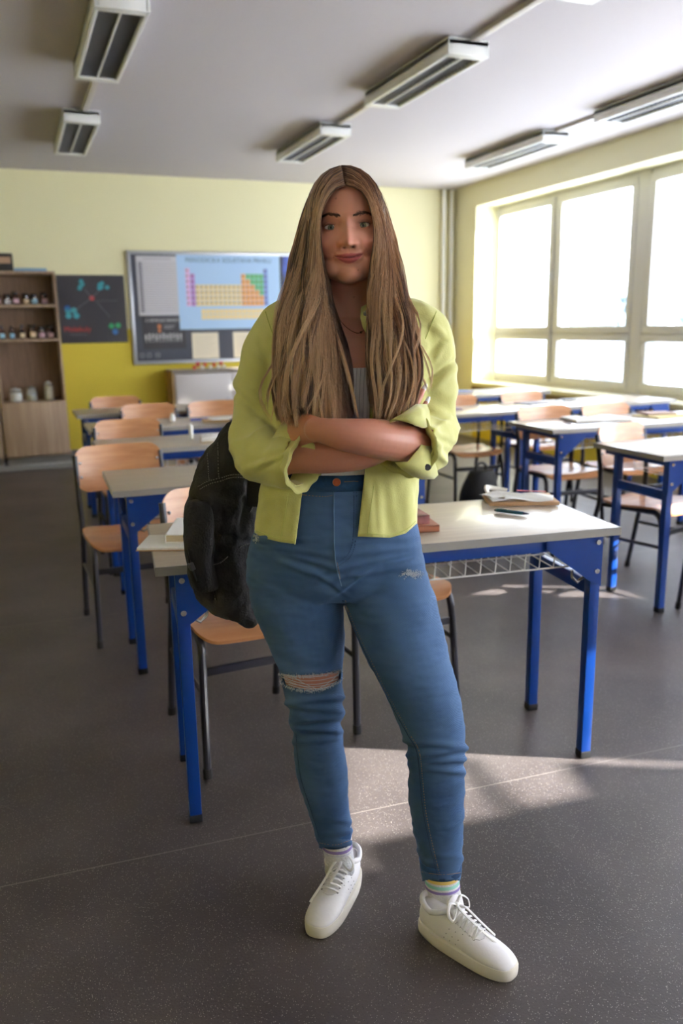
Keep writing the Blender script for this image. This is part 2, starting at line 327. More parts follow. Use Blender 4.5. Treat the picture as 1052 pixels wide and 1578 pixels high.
# ================================================================ FURNITURE
BLUE = mat('blue enamel', (4, 58, 138), .35, var=.06)
BOLT = mat('bolt steel', (190, 192, 198), .25, metal=.8)
RUB = mat('black rubber foot', (18, 18, 20), .6)
TOP = mat('beige laminate desktop', (186, 172, 150), .32, rgb2=(176, 161, 140), vscale=5, stretch=(1, 9, 9), Coat_Weight=.15)
EDGE = mat('grey desk edge', (150, 146, 140), .45)
WIRE = mat('white wire', (215, 213, 208), .35)
PLY = mat('beech plywood', (206, 150, 104), .30, rgb2=(190, 130, 86), vscale=3, stretch=(1.2, 10, 14), Coat_Weight=.35, Coat_Roughness=.2)
PLYE = mat('plywood edge', (176, 118, 72), .5)
CHF = mat('dark chair frame', (38, 37, 50), .38, var=.1)
DW, DD, DH = 1.36, .50, .76
def make_desk(label, loc, rz, group):
    t = thing('school_desk', label, 'desk', loc, rz, group)
    b = MB(); b.box((0, 0, DH-.012), (DW, DD, .022), bev=.002); tp = b.build('desktop', TOP, t)
    e = MB()
    for s in (-1, 1):
        e.box((0, s*(DD/2), DH-.0125), (DW+.004, .003, .0245)); e.box((s*DW/2, 0, DH-.0125), (.003, DD, .0245))
    e.build('edge_band', EDGE, tp)
    lx = DW/2-.065; ly = (-DD/2+.035, DD/2-.115)
    for s in (-1, 1):
        for j, y in enumerate(ly):
            l = MB(); l.box((s*lx, y, .375), (.034, .034, .72), bev=.004); leg = l.build('leg', BLUE, t)
            r = MB(); r.box((s*lx, y, .0125), (.037, .037, .025), bev=.004); r.build('foot_cap', RUB, leg)
        r = MB(); r.box((s*lx, (ly[0]+ly[1])/2, .565), (.024, ly[1]-ly[0]-.03, .045), bev=.003); r.build('side_rail', BLUE, t)
        r = MB(); r.box((s*lx, 0, DH-.04), (.03, DD-.06, .03), bev=.003); r.build('top_bearer', BLUE, t)
        for y in ly[:1]:
            M = Matrix.Translation((s*lx, y-.019, 0)) @ Matrix.Rotation(R(90), 4, 'X')
            P = [(-s*.0-.017*s, DH-.025), (-s*.17, DH-.025), (-s*.17, DH-.055), (-s*.022, DH-.165), (.017*s, DH-.185), (.017*s, DH-.025)]
            g = MB(); g.prism(P, M, .004); gp = g.build('gusset_plate', BLUE, t)
            for zz in (DH-.045, DH-.135): g = MB(); g.tube([(s*lx, y-.020, zz), (s*lx, y-.026, zz)], .008, 10); g.build('bolt', BOLT, gp)
        # little bag hook inside the end frame
        h = MB(); h.tube([(s*(lx-.02), ly[0]+.01, .60), (s*(lx-.045), ly[0]+.01, .585), (s*(lx-.062), ly[0]+.01, .60), (s*(lx-.066), ly[0]+.01, .625)], .005, 8); h.build('bag_hook', BOLT, t)
    for j, y in enumerate(ly):
        r = MB(); r.box((0, y if j else y, DH-.045), (2*lx-.03, .022, .04), bev=.003); r.build('front_rail' if j == 0 else 'back_rail', BLUE, t)
    for s in (-1, 1):   # wire basket under the top
        g = MB(); x0, x1 = (s*.30-.24, s*.30+.24); zt, zb = DH-.055, DH-.125
        for i in range(11):
            x = x0+(x1-x0)*i/10
            g.tube([(x, -.205, zt), (x, -.195, zb), (x, .10, zb+.005), (x, .12, zt)], .0022, 5)
        for (y, z) in ((-.205, zt), (-.195, zb), (-.05, zb), (.10, zb+.005), (.12, zt)): g.tube([(x0-.01, y, z), (x1+.01, y, z)], .0028, 5)
        g.build('wire_basket', WIRE, t, smooth=None)
    return t
def bezier(pts, n=6):
    out = []; P = [Vector(p) for p in pts]
    for i in range(len(P)-1):
        a = P[max(i-1, 0)]; b_ = P[i]; c = P[i+1]; d = P[min(i+2, len(P)-1)]
        for k in range(n):
            u = k/n; out.append(0.5*((2*b_)+(-a+c)*u+(2*a-5*b_+4*c-d)*u*u+(-a+3*b_-3*c+d)*u**3))
    out.append(P[-1]); return out
def make_chair(label, loc, rz, group):   # faces -Y: backrest at +Y
    t = thing('school_chair', label, 'chair', loc, rz, group)
    SW = .40
    # seat shell
    def shell(fn, nu, nv, th, name, parent):
        m = MB(); top = []; bot = []
        for i in range(nu+1):
            a, c = [], []
            for j in range(nv+1):
                p, nrm = fn(i/nu, j/nv); a.append(p); c.append(p-nrm*th)
            top.append(a); bot.append(c)
        m.grid(top); m.grid(bot)
        o = len(top)*len(top[0]); W = nv+1
        per = [(i, 0) for i in range(nu+1)]+[(nu, j) for j in range(1, nv+1)]+[(i, nv) for i in range(nu-1, -1, -1)]+[(0, j) for j in range(nv-1, 0, -1)]
        ids = [i*W+j for i, j in per]
        m.f += [(ids[k], ids[(k+1) % len(ids)], ids[(k+1) % len(ids)]+o, ids[k]+o) for k in range(len(ids))]; m.m += [1]*len(ids)
        return m.build(name, [PLY, PLYE], parent, smooth=50)
    def rr(u, v, w_, h_, r):   # rounded rectangle parametrisation, u,v in 0..1
        x = (u-.5)*2; y = (v-.5)*2; X = x*w_/2; Y = y*h_/2
        # pull the corners in
        ex = max(0, abs(X)-(w_/2-r)); ey = max(0, abs(Y)-(h_/2-r))
        if ex > 0 and ey > 0:
            m_ = max(ex, ey); l = math.hypot(ex, ey); k = m_/l
            X = math.copysign(w_/2-r+ex*k, X); Y = math.copysign(h_/2-r+ey*k, Y)
        return X, Y
    def seatfn(u, v):
        X, Y = rr(u, v, SW, .39, .06)
        z = .455-.014*math.exp(-((Y-.06)/.11)**2)+.0*X-.025*max(0, (-Y-.13)/.065)**2+.01*(X/.2)**2
        return Vector((X, Y, z)), Vector((0, 0, 1))
    shell(seatfn, 22, 22, .010, 'seat', t)
    def backfn(u, v):
        X, Z = rr(u, v, .40, .21, .06)
        y = .215+.035*math.cos(X/.2*math.pi/2)+(Z)*.20
        return Vector((X, y-.012, .725+Z)), Vector((X*-.4, -1, .2)).normalized()
    bk = shell(backfn, 22, 14, .010, 'backrest', t)
    rv = MB()
    for s in (-1, 1):
        for z in (.69, .755):
            p, n_ = backfn(.5+s*.445, (z-.725)/.21+.5); rv.ball(p+n_*.001, .007, 8, sc=(1, .5, 1))
    rv.build('rivet', BOLT, bk)
    for s in (-1, 1):
        x = s*.188
        leg = MB(); leg.tube(bezier([(x+s*.012, -.20, .012), (x+s*.004, -.178, .30), (x, -.165, .40), (x, -.135, .436), (x, -.08, .437), (x, .17, .432)], 6), .0125, 10)
        lo = leg.build('leg', CHF, t); c = MB(); c.tube([(x+s*.012, -.201, 0), (x+s*.012, -.199, .03)], .0145, 10); c.build('foot_cap', RUB, lo)
        leg = MB(); leg.tube(bezier([(x+s*.012, .275, .012), (x+s*.008, .225, .30), (x+s*.004, .195, .45), (x+s*.008, .195, .60), (x+s*.008, .226, .79)], 6), .0125, 10)
        lo = leg.build('leg', CHF, t); c = MB(); c.tube([(x+s*.012, .277, 0), (x+s*.012, .273, .03)], .0145, 10); c.build('foot_cap', RUB, lo)
        r = MB(); r.tube([(x+s*.006, -.183, .27), (x+s*.008, .232, .27)], .009, 8) ; r.build('side_stretcher', CHF, t)
    r = MB(); r.box((0, -.172, .335), (.375, .012, .026), bev=.003); r.build('stretcher', CHF, t)
    r = MB(); r.tube([(-.19, .15, .434), (.19, .15, .434)], .010, 8); r.build('seat_support', CHF, t)
    return t

GD = 'blue framed school desks'
desk_specs = [
 ('nearest desk, directly behind the woman, with books at both ends', (1.00, 2.245, 0), -6.5),
 ('second desk from the front in the left column, bare top, corner beside the black backpack', (1.00, 3.40, 0), -1.5),
 ('third desk in the left column, with papers and a full wire basket', (1.06, 4.50, 0), 0),
 ('fourth desk in the left column, with a flat book and a blue pen', (1.09, 5.43, 0), 0),
 ('farthest desk at the left, beside the yellow wall', (1.09, 6.45, 0), 0),
 ('bare white-lit desk cut by the right edge of the photo', (3.385, 3.13, 0), -1.0),
 ('right-hand desk with an open book, in front of the wide window', (3.52, 4.13, 0), -2.0),
 ('desk just right of the woman\'s elbow with a purple book', (2.70, 5.16, 0), 1.0),
 ('desk under the window with scattered dark papers, behind the open-book desk', (4.09, 5.25, 0), 3),
 ('farthest desk at the right with a blue book, by the corner', (3.78, 6.45, 0), 2)]
desk0 = make_desk(desk_specs[0][0], desk_specs[0][1], R(desk_specs[0][2]), GD)
for lb, lc, rz in desk_specs[1:]: dup(desk0, lc, R(rz), lb)

GC = 'plywood school chairs'
chair_specs = [
 ('plywood chair behind the nearest desk, under the black backpack', (.635, 2.52, 0), 3),
 ('plywood chair behind the nearest desk, mostly hidden by the woman\'s legs', (1.17, 2.60, 0), 3),
 ('plywood chair at the left end of the second desk of the left column', (.44, 3.755, 0), 2),
 ('plywood chair behind the third desk at left, its left half clear', (.62, 4.87, 0), 0),
 ('chair behind the third desk, just its backrest edge showing by the shirt sleeve', (1.46, 4.91, 0), -3),
 ('plywood chair behind the fourth desk at left, sunlit left rim', (.90, 5.88, 0), 0),
 ('plywood chair behind the fourth desk, in front of the grey cupboard', (1.37, 5.86, 0), -2),
 ('farthest plywood chair at left, in front of the yellow wall', (.76, 6.70, 0), 0),
 ('plywood chair at the right, turned, behind the bare white-lit desk', (3.02, 3.28, 0), 14),
 ('plywood chair cut by the right edge of the photo, only seat corner and legs showing', (3.14, 2.80, 0), 198),
 ('plywood chair behind the open-book desk, nearer to the woman', (3.16, 4.27, 0), -6),
 ('plywood chair behind the open-book desk, nearer to the window', (3.63, 4.22, 0), 0),
 ('plywood chair with whole seat showing just right of the woman\'s elbow', (3.09, 5.30, 0), -2),
 ('plywood chair under the window, behind the desk with dark papers', (3.73, 5.35, 0), 0),
 ('farthest plywood chair at right, beside the corner pier', (3.30, 6.81, 0), 0)]
chair0 = make_chair(chair_specs[0][0], chair_specs[0][1], R(chair_specs[0][2]), GC)
for lb, lc, rz in chair_specs[1:]: dup(chair0, lc, R(rz), lb)

# ---------------------------------------------------------------- books and papers
PAP = mat('paper', (226, 224, 216), .7); PAPY = mat('old page block', (206, 186, 150), .75, var=.1, stretch=(1, 1, 30), vscale=20)
def book(label, loc, rz, size, cover, group=None, paper=PAPY, name='book', cat='book'):
    t = thing(name, label, cat, loc, rz, group); w_, d_, h_ = size
    b = MB(); b.box((0, 0, h_/2), (w_-.006, d_-.008, h_-.005)); b.build('page_block', paper, t)
    c = MB(); c.box((0, 0, h_-.0012), (w_, d_, .0024)); c.box((0, 0, .0012), (w_, d_, .0024)); c.box((-w_/2+.0012, 0, h_/2), (.0024, d_, h_)); c.build('cover', cover, t)
    return t
def sheet(label, loc, rz, size, m, name='paper_sheet', cat='paper', curl=.004, group=None, lines=None):
    w_, d_ = size; b = MB(); G = []
    for i in range(11):
        G.append([Vector(((i/10-.5)*w_, (j/10-.5)*d_, .0008+curl*(abs(i/10-.5)*2)**3*(1+.5*math.sin(j)))) for j in range(11)])
    b.grid(G); G2 = [[p+Vector((0, 0, .0008)) for p in r] for r in G]; b.grid(G2)
    o = b.build(name, m); o.location = loc; o.rotation_euler = (0, 0, rz)
    return tag(o, label, cat, group)
def open_book(label, loc, rz, w_=.30, d_=.21, h_=.02, cover=None, page=PAP):
    t = thing('open_book', label, 'book', loc, rz); b = MB(); G = []
    for i in range(25):
        x = (i/24-.5); z = h_*(.35+.65*math.sin(min(abs(x)*2*2.4, math.pi-.75))) if abs(x) > .01 else h_*.3
        G.append([Vector((x*w_, y*d_/2, z)) for y in (-1, -.5, 0, .5, 1)])
    b.grid(G); B = [[Vector((p.x, p.y, .003)) for p in r] for r in G]; b.grid(B)
    n = len(G)*5
    for e in (0, 4): 
        for i in range(24): b.f.append((i*5+e, (i+1)*5+e, (i+1)*5+e+n, i*5+e+n)); b.m.append(0)
    for i in (0, 24):
        for j in range(4): b.f.append((i*5+j, i*5+j+1, i*5+j+1+n, i*5+j+n)); b.m.append(0)
    b.build('pages', page, t); c = MB(); c.box((0, 0, .0015), (w_+.012, d_+.01, .003)); c.build('cover', cover or mat('book cover navy', (38, 44, 70), .5), t)
    return t
def on(desk_i, x, y): # a spot on a desktop, in the desk's own frame
    lb, lc, rz = desk_specs[desk_i]; a = R(rz)
    return (lc[0]+x*math.cos(a)-y*math.sin(a), lc[1]+x*math.sin(a)+y*math.cos(a), DH)
TZ = DH+.0005
ORB = mat('orange brown cover', (168, 104, 78), .5); PINK = mat('faded red cover', (166, 104, 102), .5, var=.2, vscale=30)
def at(x, y, z=TZ): return (x, y, z)
book('lower of the two worn paperbacks at the woman\'s hip, orange-brown pages', at(1.06, 2.165), R(80), (.11, .165, .020), ORB, paper=mat('orange page edge', (206, 150, 112), .7))
book('upper paperback of the pair at the woman\'s hip, faded red cover', at(1.045, 2.185, TZ+.0203), R(83), (.105, .15, .026), PINK, paper=MATS['orange page edge'])
book('thick closed book with tan page block on the desk corner beside the backpack', at(.462, 2.345, TZ+.0100), R(-20), (.15, .21, .024), PAP, paper=PAPY)
KR = mat('kraft board', (186, 150, 112), .7)
wp = thing('exercise_book', 'thin white exercise book on kraft covers jutting over the desk\'s left end', 'book', at(.395, 2.285), R(68)); b = MB(); b.box((0, 0, .006), (.145, .20, .007)); b.build('pages', PAP, wp); b = MB(); b.box((0, 0, .0015), (.15, .205, .003)); b.build('cover', KR, wp)
b = MB(); b.box((0, 0, .0008), (.03, .045, .0016)); o = b.build('sticky_note', mat('yellow note', (226, 210, 70), .6)); o.location = at(.49, 2.40, TZ+.0345); o.rotation_euler = (0, 0, R(20)); tag(o, 'yellow sticky note on the closed book beside the backpack', 'note')
# kraft folder with papers at the back right of the nearest desk
fo = thing('paper_folder', 'kraft folder spread with loose white papers on the nearest desk', 'folder', at(1.585, 2.36), R(-22))
b = MB(); b.box((0, 0, .006), (.235, .155, .012), bev=.002); b.build('folder', KR, fo)
RED = mat('red print', (196, 60, 56), .6)
pp = [((-.03, .0, .014), 8, (.17, .125)), ((.03, -.01, .0165), -14, (.16, .12)), ((-.06, .02, .019), 24, (.12, .10))]
for (c, a, sz) in pp:
    G = []
    for i in range(9): G.append([Vector((c[0]+math.cos(R(a))*(i/8-.5)*sz[0]-math.sin(R(a))*(j/8-.5)*sz[1], c[1]+math.sin(R(a))*(i/8-.5)*sz[0]+math.cos(R(a))*(j/8-.5)*sz[1], c[2]+.004*math.sin(i*.9+j*.5)+.0)) for j in range(9)])
    b = MB(); b.grid(G); b.build('loose_sheet', PAP, fo)
b = MB(); b.box((.05, .055, .0235), (.10, .012, .001), rz=R(-14)); b.build('red_stripe', RED, fo)
b = MB(); b.tube(bezier([(-.10, .06, .018), (-.105, .07, .035), (-.08, .085, .03), (-.03, .075, .022)], 5), .009, 8, flat=.6); b.build('crumpled_edge', PAP, fo)
# pen
pn = thing('pen', 'dark teal ballpoint pen lying on the nearest desk', 'pen', at(1.447, 2.21, TZ+.006), R(-55))
b = MB(); b.tube([(-.045, 0, 0), (-.03, 0, 0), (.02, 0, 0), (.045, 0, 0)], [.0055, .006, .006, .0055], 12); b.build('pen_barrel', mat('teal plastic', (22, 92, 110), .3), pn)
b = MB(); b.tube([(.045, 0, 0), (.058, 0, 0), (.066, 0, 0)], [.005, .003, .001], 12); b.build('pen_tip', mat('navy plastic', (20, 32, 74), .3), pn)
b = MB(); b.box((-.03, 0, .0075), (.04, .003, .0015)); b.tube([(-.052, 0, 0), (-.045, 0, 0)], .0035, 8); b.build('clip', MATS['navy plastic'], pn)
# left column
open_book('open book with pale pages on the third desk of the left column', on(2, .02, -.06), R(-12), .30, .21, .022, cover=mat('ochre cover', (170, 140, 70), .6))
sheet('white sheet hanging over the open book on the third left desk', on(2, .24, .08)[:2]+(DH+.002,), R(15), (.21, .15), PAP)
b = MB(); b.tube([(0, 0, 0), (.0, 0, .075)], .012, 10); b.tube([(0, 0, .075), (0, 0, .085)], .006, 8); o = b.build('glue_bottle', WHITE); o.location = on(2, -.17, .03)[:2]+(DH+.001,); tag(o, 'small white bottle standing beside the open book, third left desk', 'bottle')
book('flat tan book on the fourth desk of the left column', on(3, .17, -.10), R(-8), (.26, .17, .010), mat('tan cover', (190, 150, 96), .6))
sheet('white paper lying on the tan book, fourth left desk', on(3, .19, -.06)[:2]+(DH+.011,), R(4), (.20, .14), PAP, curl=.002)
b = MB(); b.tube([(-.06, 0, 0), (.06, 0, 0)], .006, 8); o = b.build('marker_pen', mat('blue marker', (40, 70, 170), .4)); o.location = on(3, .04, .02)[:2]+(DH+.007,); o.rotation_euler = (0, 0, R(10)); tag(o, 'blue marker lying left of the tan book, fourth left desk', 'pen')
b = MB(); b.lathe((0, 0, 0), [(.016, 0), (.018, .01), (.018, .03), (.012, .04), (.012, .05)], 14); o = b.build('correction_bottle', WHITE); o.location = on(3, -.13, .05); tag(o, 'little white bottle near the blue marker, fourth left desk', 'bottle')
bc = [mat('brown cover', (120, 84, 60), .6), mat('ochre spine', (178, 140, 80), .6), mat('grey cover', (140, 136, 130), .6), mat('salmon cover', (200, 130, 100), .6)]
bx = [('brown book lying in the wire basket, left one of its row', 0), ('ochre book in the basket next to the brown one', 1), ('grey book in the basket between ochre and salmon', 2), ('salmon book at the right end of the basket row', 3)]
for di, dx in ((2, 0.0),):
    for lb, k in bx:
        x = -.44+.105*k if k < 2 else -.42+.105*k+.20
        book(lb+', third left desk', (desk_specs[di][1][0]+x, desk_specs[di][1][1]-.05, DH-.115), 0, (.095, .20, .03+.008*k), bc[k])
# right side
open_book('open book on the right-hand desk before the wide window', on(6, -.17, .06), R(-10), .36, .22, .02)
b = MB(); b.tube([(-.07, 0, 0), (.07, 0, 0)], .005, 8); o = b.build('pencil', mat('dark red pencil', (110, 40, 44), .4)); o.location = on(6, -.43, -.02)[:2]+(DH+.006,); o.rotation_euler = (0, 0, R(70)); tag(o, 'dark red pencil left of the open book on the right-hand desk', 'pencil')
book('yellowed magazine on the right-hand desk, near the photo\'s right edge', on(6, .33, .06), R(8), (.30, .21, .008), mat('straw cover', (200, 180, 110), .6))
book('brown-covered book lying on the yellowed magazine', on(6, .33, .10)[:2]+(DH+.0085,), R(-12), (.2, .14, .012), mat('dull brown cover', (134, 96, 78), .6))
book('purple book on the desk right of the woman\'s elbow', on(7, .12, .06), R(5), (.26, .17, .010), mat('purple cover', (112, 92, 150), .5))
book('dark exercise book on the desk with scattered papers', on(8, -.45, .08), R(20), (.22, .16, .008), mat('dark plum cover', (66, 52, 66), .5))
sheet('white sheet overlapping the dark exercise book', on(8, -.27, .09)[:2]+(DH+.001,), R(-16), (.22, .16), PAP)
book('small black notebook right of the white sheet, desk with scattered papers', on(8, -.08, .12), R(10), (.14, .10, .010), mat('black cover', (34, 32, 36), .5))
book('light blue book on the farthest right desk', on(9, -.10, .03), R(-4), (.2, .17, .018), mat('light blue cover', (70, 120, 200), .5))
sheet('white sheet on the farthest right desk', on(9, .18, .04)[:2]+(DH+.001,), R(10), (.25, .18), PAP)

# school bag on the floor at the right
bgf = mat('black nylon', (26, 26, 30), .6, bump=.3, bscale=30)
sb = thing('school_bag', 'black school bag on the floor between the desks, right of the woman', 'bag', (2.86, 4.70, 0), R(15))
b = MB(); G = []
for i in range(17):
    z = i/16; w_ = .17*(1-.55*max(0, z-.35)**1.5*1.6)*(1 if z > .03 else .9); d_ = .11*(1-.5*z*z)
    G.append([Vector((w_*math.copysign(abs(math.cos(a))**.7, math.cos(a))+.015*math.sin(z*7), d_*math.copysign(abs(math.sin(a))**.7, math.sin(a))+.02*z, .40*z)) for a in [2*math.pi*k/28 for k in range(28)]])
b.grid(G, closed=True, capends=True); b.build('bag_body', bgf, sb, smooth=60)
b = MB(); b.tube(bezier([(-.04, .02, .385), (-.045, .02, .43), (0, .02, .45), (.045, .02, .43), (.04, .02, .385)], 6), .009, 8); b.build('grab_handle', bgf, sb)
b = MB(); b.box((0, -.10, .13), (.22, .06, .18), bev=.02); b.build('front_pocket', bgf, sb)

# ---------------------------------------------------------------- tall open shelf cabinet at the back left
OAK = mat('oak laminate', (186, 160, 132), .5, rgb2=(162, 134, 110), vscale=3, stretch=(12, 1, .6))
def cabinet(x0, x1, label, left=False):
    t = thing('shelf_cabinet', label, 'cabinet', ((x0+x1)/2, 9.12, 0)); hw = (x1-x0)/2; d_ = .36; H_ = 1.93
    for s in (-1, 1):
        b = MB(); b.box((s*(hw-.01), 0, (H_+.10)/2), (.02, d_, H_-.10), bev=.001); b.build('side_panel', OAK, t)
    b = MB(); b.box((0, d_/2-.004, (H_+.1)/2), (2*hw-.04, .008, H_-.12)); b.build('back_panel', mat('oak back panel', (150, 122, 98), .6, var=.15, stretch=(10, 1, .6)), t)
    for z, nm in ((H_-.012, 'top_panel'), (1.60, 'shelf'), (1.265, 'shelf'), (.645, 'shelf'), (.115, 'bottom_panel')):
        b = MB(); b.box((0, -.002, z), (2*hw-.04, d_-.014, .022)); b.build(nm, OAK, t)
    b = MB(); b.box((0, -d_/2-.009, .385), (2*hw-.006, .018, .54), bev=.002); dr = b.build('cabinet_door', OAK, t)
    b = MB(); b.box((0, .02, .05), (2*hw-.02, d_-.06, .10)); b.build('plinth', mat('grey plinth', (128, 124, 120), .5), t)
    return t
cabinet(-.13, .495, 'tall oak shelf cabinet with jars, left of the black molecule poster')
cabinet(-.77, -.145, 'tall oak cabinet cut by the left edge of the photo, only its right side showing')
# low kerb in front of the cabinets
b = MB(); b.box((-.9, 8.70, .03), (3.0, .05, .06), bev=.01); struct(b.build('trim_3', mat('grey kerb', (140, 138, 134), .45)))
BRN = mat('brown glass', (58, 30, 18), .12, Coat_Weight=.5); CAP = mat('black cap', (20, 20, 22), .4)
LBW = [mat('white jar label', (206, 206, 204), .6), mat('cream jar label', (214, 190, 150), .6), mat('blue jar label', (150, 190, 210), .6), mat('rose jar label', (196, 160, 168), .6)]
def jar(label, x, y, z, r, h, li, kind='jar', m=BRN):
    t = thing('chemical_'+kind, label, kind, (x, y, z), 0, 'brown chemical containers'); b = MB()
    if kind == 'jar': b.lathe((0, 0, 0), [(r*.95, 0), (r, .006), (r, h*.72), (r*.82, h*.8), (r*.8, h*.86)], 20)
    else: b.lathe((0, 0, 0), [(r*.95, 0), (r, .006), (r, h*.5), (r*.75, h*.64), (r*.36, h*.72), (r*.34, h*.85)], 20)
    b.build('glass_body', m, t)
    c = MB(); c.lathe((0, 0, 0), [((r*.88 if kind == 'jar' else r*.45), h*.82), ((r*.88 if kind == 'jar' else r*.45), h)], 20); c.build('cap', CAP, t)
    l = MB(); G = []
    for k in range(9): a = -math.pi/2-.85+1.7*k/8+.25; G.append([Vector(((r+.001)*math.cos(a), (r+.001)*math.sin(a), zz)) for zz in (h*.12, h*(.5 if kind == 'jar' else .44))])
    l.grid(G); l.build('paper_label', LBW[li], t)
jl = ['at the left end of the top shelf', 'second on the top shelf, white label', 'third on the top shelf, tall', 'middle of the top shelf, cream label', 'fifth on the top shelf, blue label', 'at the right end of the top shelf']
for k in range(6): jar('dark brown chemical jar '+jl[k], -.069+.087*k+(.01 if k % 2 else 0), 9.06+.03*(k % 2), 1.6115, .036, (.115, .105, .125, .11, .105, .12)[k], (3, 0, 3, 1, 2, 3)[k])
jl = ['at the left end of the second shelf, blue-white label', 'second on the second shelf, narrow', 'third on the second shelf, cream label']
for k in range(3): jar('brown chemical bottle '+jl[k], -.055+.095*k, 9.05, 1.2765, (.032, .026, .030)[k], (.135, .13, .14)[k], (2, 2, 1)[k], 'bottle')
for k in range(3): jar('dark brown chemical jar '+['left of three on the second shelf, no cap gap', 'middle of three on the second shelf, rose label', 'last at the right of the second shelf'][k].replace(', no cap gap', ''), .235+.083*k, 9.07, 1.2765, .04, (.14, .125, .13)[k], (1, 3, 3)[k])
CLG = mat('clear jar glass', (225, 230, 225), .05, Alpha=.28)
SUB = [mat('white powder', (220, 218, 208), .8), mat('grey pebbles', (170, 164, 140), .8, bump=.5), mat('beige grain', (190, 176, 140), .8)]
for k, (x, r, h, fill) in enumerate(((.02, .062, .135, .6), (.17, .052, .14, .35), (.34, .048, .19, .75))):
    t = thing('glass_jar', ['wide clear jar of white powder on the lowest open shelf', 'clear jar almost empty, middle of the lowest open shelf', 'tallest clear jar, of beige grain, at the right of the lowest open shelf'][k], 'jar', (x, 9.07, .6565))
    b = MB(); b.lathe((0, 0, 0), [(r*.96, 0), (r, .008), (r, h*.75), (r*.8, h*.86), (r*.8, h*.9)], 24); b.build('glass_body', CLG, t, smooth=50)
    b = MB(); b.lathe((0, 0, 0), [(r*.9, .006), (r*.93, .01), (r*.93, h*fill), (r*.2, h*fill+.004)], 20); b.build('contents', SUB[k], t)
    b = MB(); b.lathe((0, 0, 0), [(r*.84, h*.88), (r*.84, h*.95), (r*.3, h*.98), (r*.3, h*1.05)], 20); b.build('lid', mat('grey lid', (150, 148, 140), .3), t)
pf = thing('desk_meter', 'small black framed box standing on top of the tall shelf cabinet', 'box', (.04, 9.02, 1.93))
b = MB(); b.box((0, 0, .085), (.155, .06, .17), bev=.004); b.build('case', CAP, pf); b = MB(); b.box((0, -.0315, .105), (.11, .003, .06)); b.build('display', mat('tan display', (176, 140, 112), .5), pf)
b = MB(); b.box((.27, 9.03, 1.944), (.30, .20, .026), bev=.003); tag(b.build('folder_box', mat('light blue card', (120, 160, 190), .6)), 'flat light blue folder on top of the tall shelf cabinet', 'folder')

# ---------------------------------------------------------------- posters and the pin board
def plane_y(m, x0, x1, z0, z1, y, th=.002, mi=0): m.box(((x0+x1)/2, y, (z0+z1)/2), (x1-x0, th, z1-z0), mi=mi)
BLK = mat('blackboard paper', (40, 36, 42), .45)
YP = YB-.0
t = thing('molecule_poster', 'black square poster of blue and green molecules around a red dot', 'poster', (.865, YB, 1.57))
b = MB(); b.box((0, -.004, 0), (.69, .006, .70)); b.build('sheet', BLK, t)
def dots(name, m, pts, r):
    b = MB()
    for x, z in pts: b.tube([(x, -.0075, z), (x, -.0095, z)], r, 14)
    b.build(name, m, t)
CY = mat('cyan print', (70, 170, 180), .5); GRN = mat('green print', (50, 160, 100), .5); BLU = mat('blue print', (50, 110, 180), .5)
dots('cyan_molecule', CY, [(-.095, .285), (-.085, .255), (-.105, .235), (-.115, .215)], .022)
dots('cyan_molecule', CY, [(.09, .25), (.115, .265), (.105, .225), (.165, .225), (.085, .215)], .022)
dots('cyan_molecule', CY, [(-.25, -.01), (-.19, -.01), (-.25, -.065), (-.17, -.065)], .03)
dots('blue_molecule', BLU, [(-.255, .01)], .03); dots('blue_molecule', BLU, [(.215, -.235)], .03)
dots('green_molecule', GRN, [(.18, -.175), (.25, -.17)], .028)
dots('red_nucleus', RED, [(.0, .115)], .026)
b = MB()
for a, c in (((0, .115), (-.20, -.02)), ((0, .115), (-.07, .21)), ((0, .115), (.09, .20)), ((.05, .07), (.17, -.08))):
    b.tube([(a[0], -.0075, a[1]), (c[0], -.0075, c[1])], .0035, 6)
b.build('bond_line', mat('chalk grey', (110, 106, 112), .6), t)
def text(body, size, x, z, y, m, parent, name='lettering', sx=1.0, align='CENTER'):
    cu = bpy.data.curves.new(name, 'FONT'); cu.body = body; cu.size = size; cu.align_x = align; cu.align_y = 'CENTER'; cu.extrude = .0004
    o = bpy.data.objects.new(name, cu); COL.objects.link(o)
    dg = bpy.context.evaluated_depsgraph_get(); me = bpy.data.meshes.new_from_object(o.evaluated_get(dg)); bpy.data.objects.remove(o)
    for v in me.vertices: v.co = (v.co.x*sx+x, y-v.co.z, v.co.y+z)
    me.materials.clear(); me.materials.append(m); q = bpy.data.objects.new(name, me); COL.objects.link(q); q.parent = parent; return q
text('Aminokyseliny'[:0]+'Molekuly', .075, -.17, -.205, -.0085, RED, t, sx=1.0)
b = MB(); plane_y(b, -.25, -.08, -.263, -.257, -.0078); plane_y(b, .02, .26, .085, .089, -.0078); b.build('caption_line', MATS['chalk grey'], t)

t = thing('pin_board', 'dark grey pin board in an aluminium frame on the back wall', 'notice board', (2.33, YB, 1.575))
hw, hh = 1.06, .58; ALU = mat('aluminium frame', (176, 178, 182), .3, metal=.6)
b = MB(); b.box((0, -.012, 0), (2*hw, .02, 2*hh)); b.build('board_panel', mat('slate board', (64, 66, 76), .6), t)
b = MB()
for s in (-1, 1): b.box((s*hw, -.017, 0), (.035, .034, 2*hh+.035), bev=.004); b.box((0, -.017, s*hh), (2*hw, .034, .035), bev=.004)
b.build('board_frame', ALU, t)
BP = (2.33, YB-.0235, 1.575)
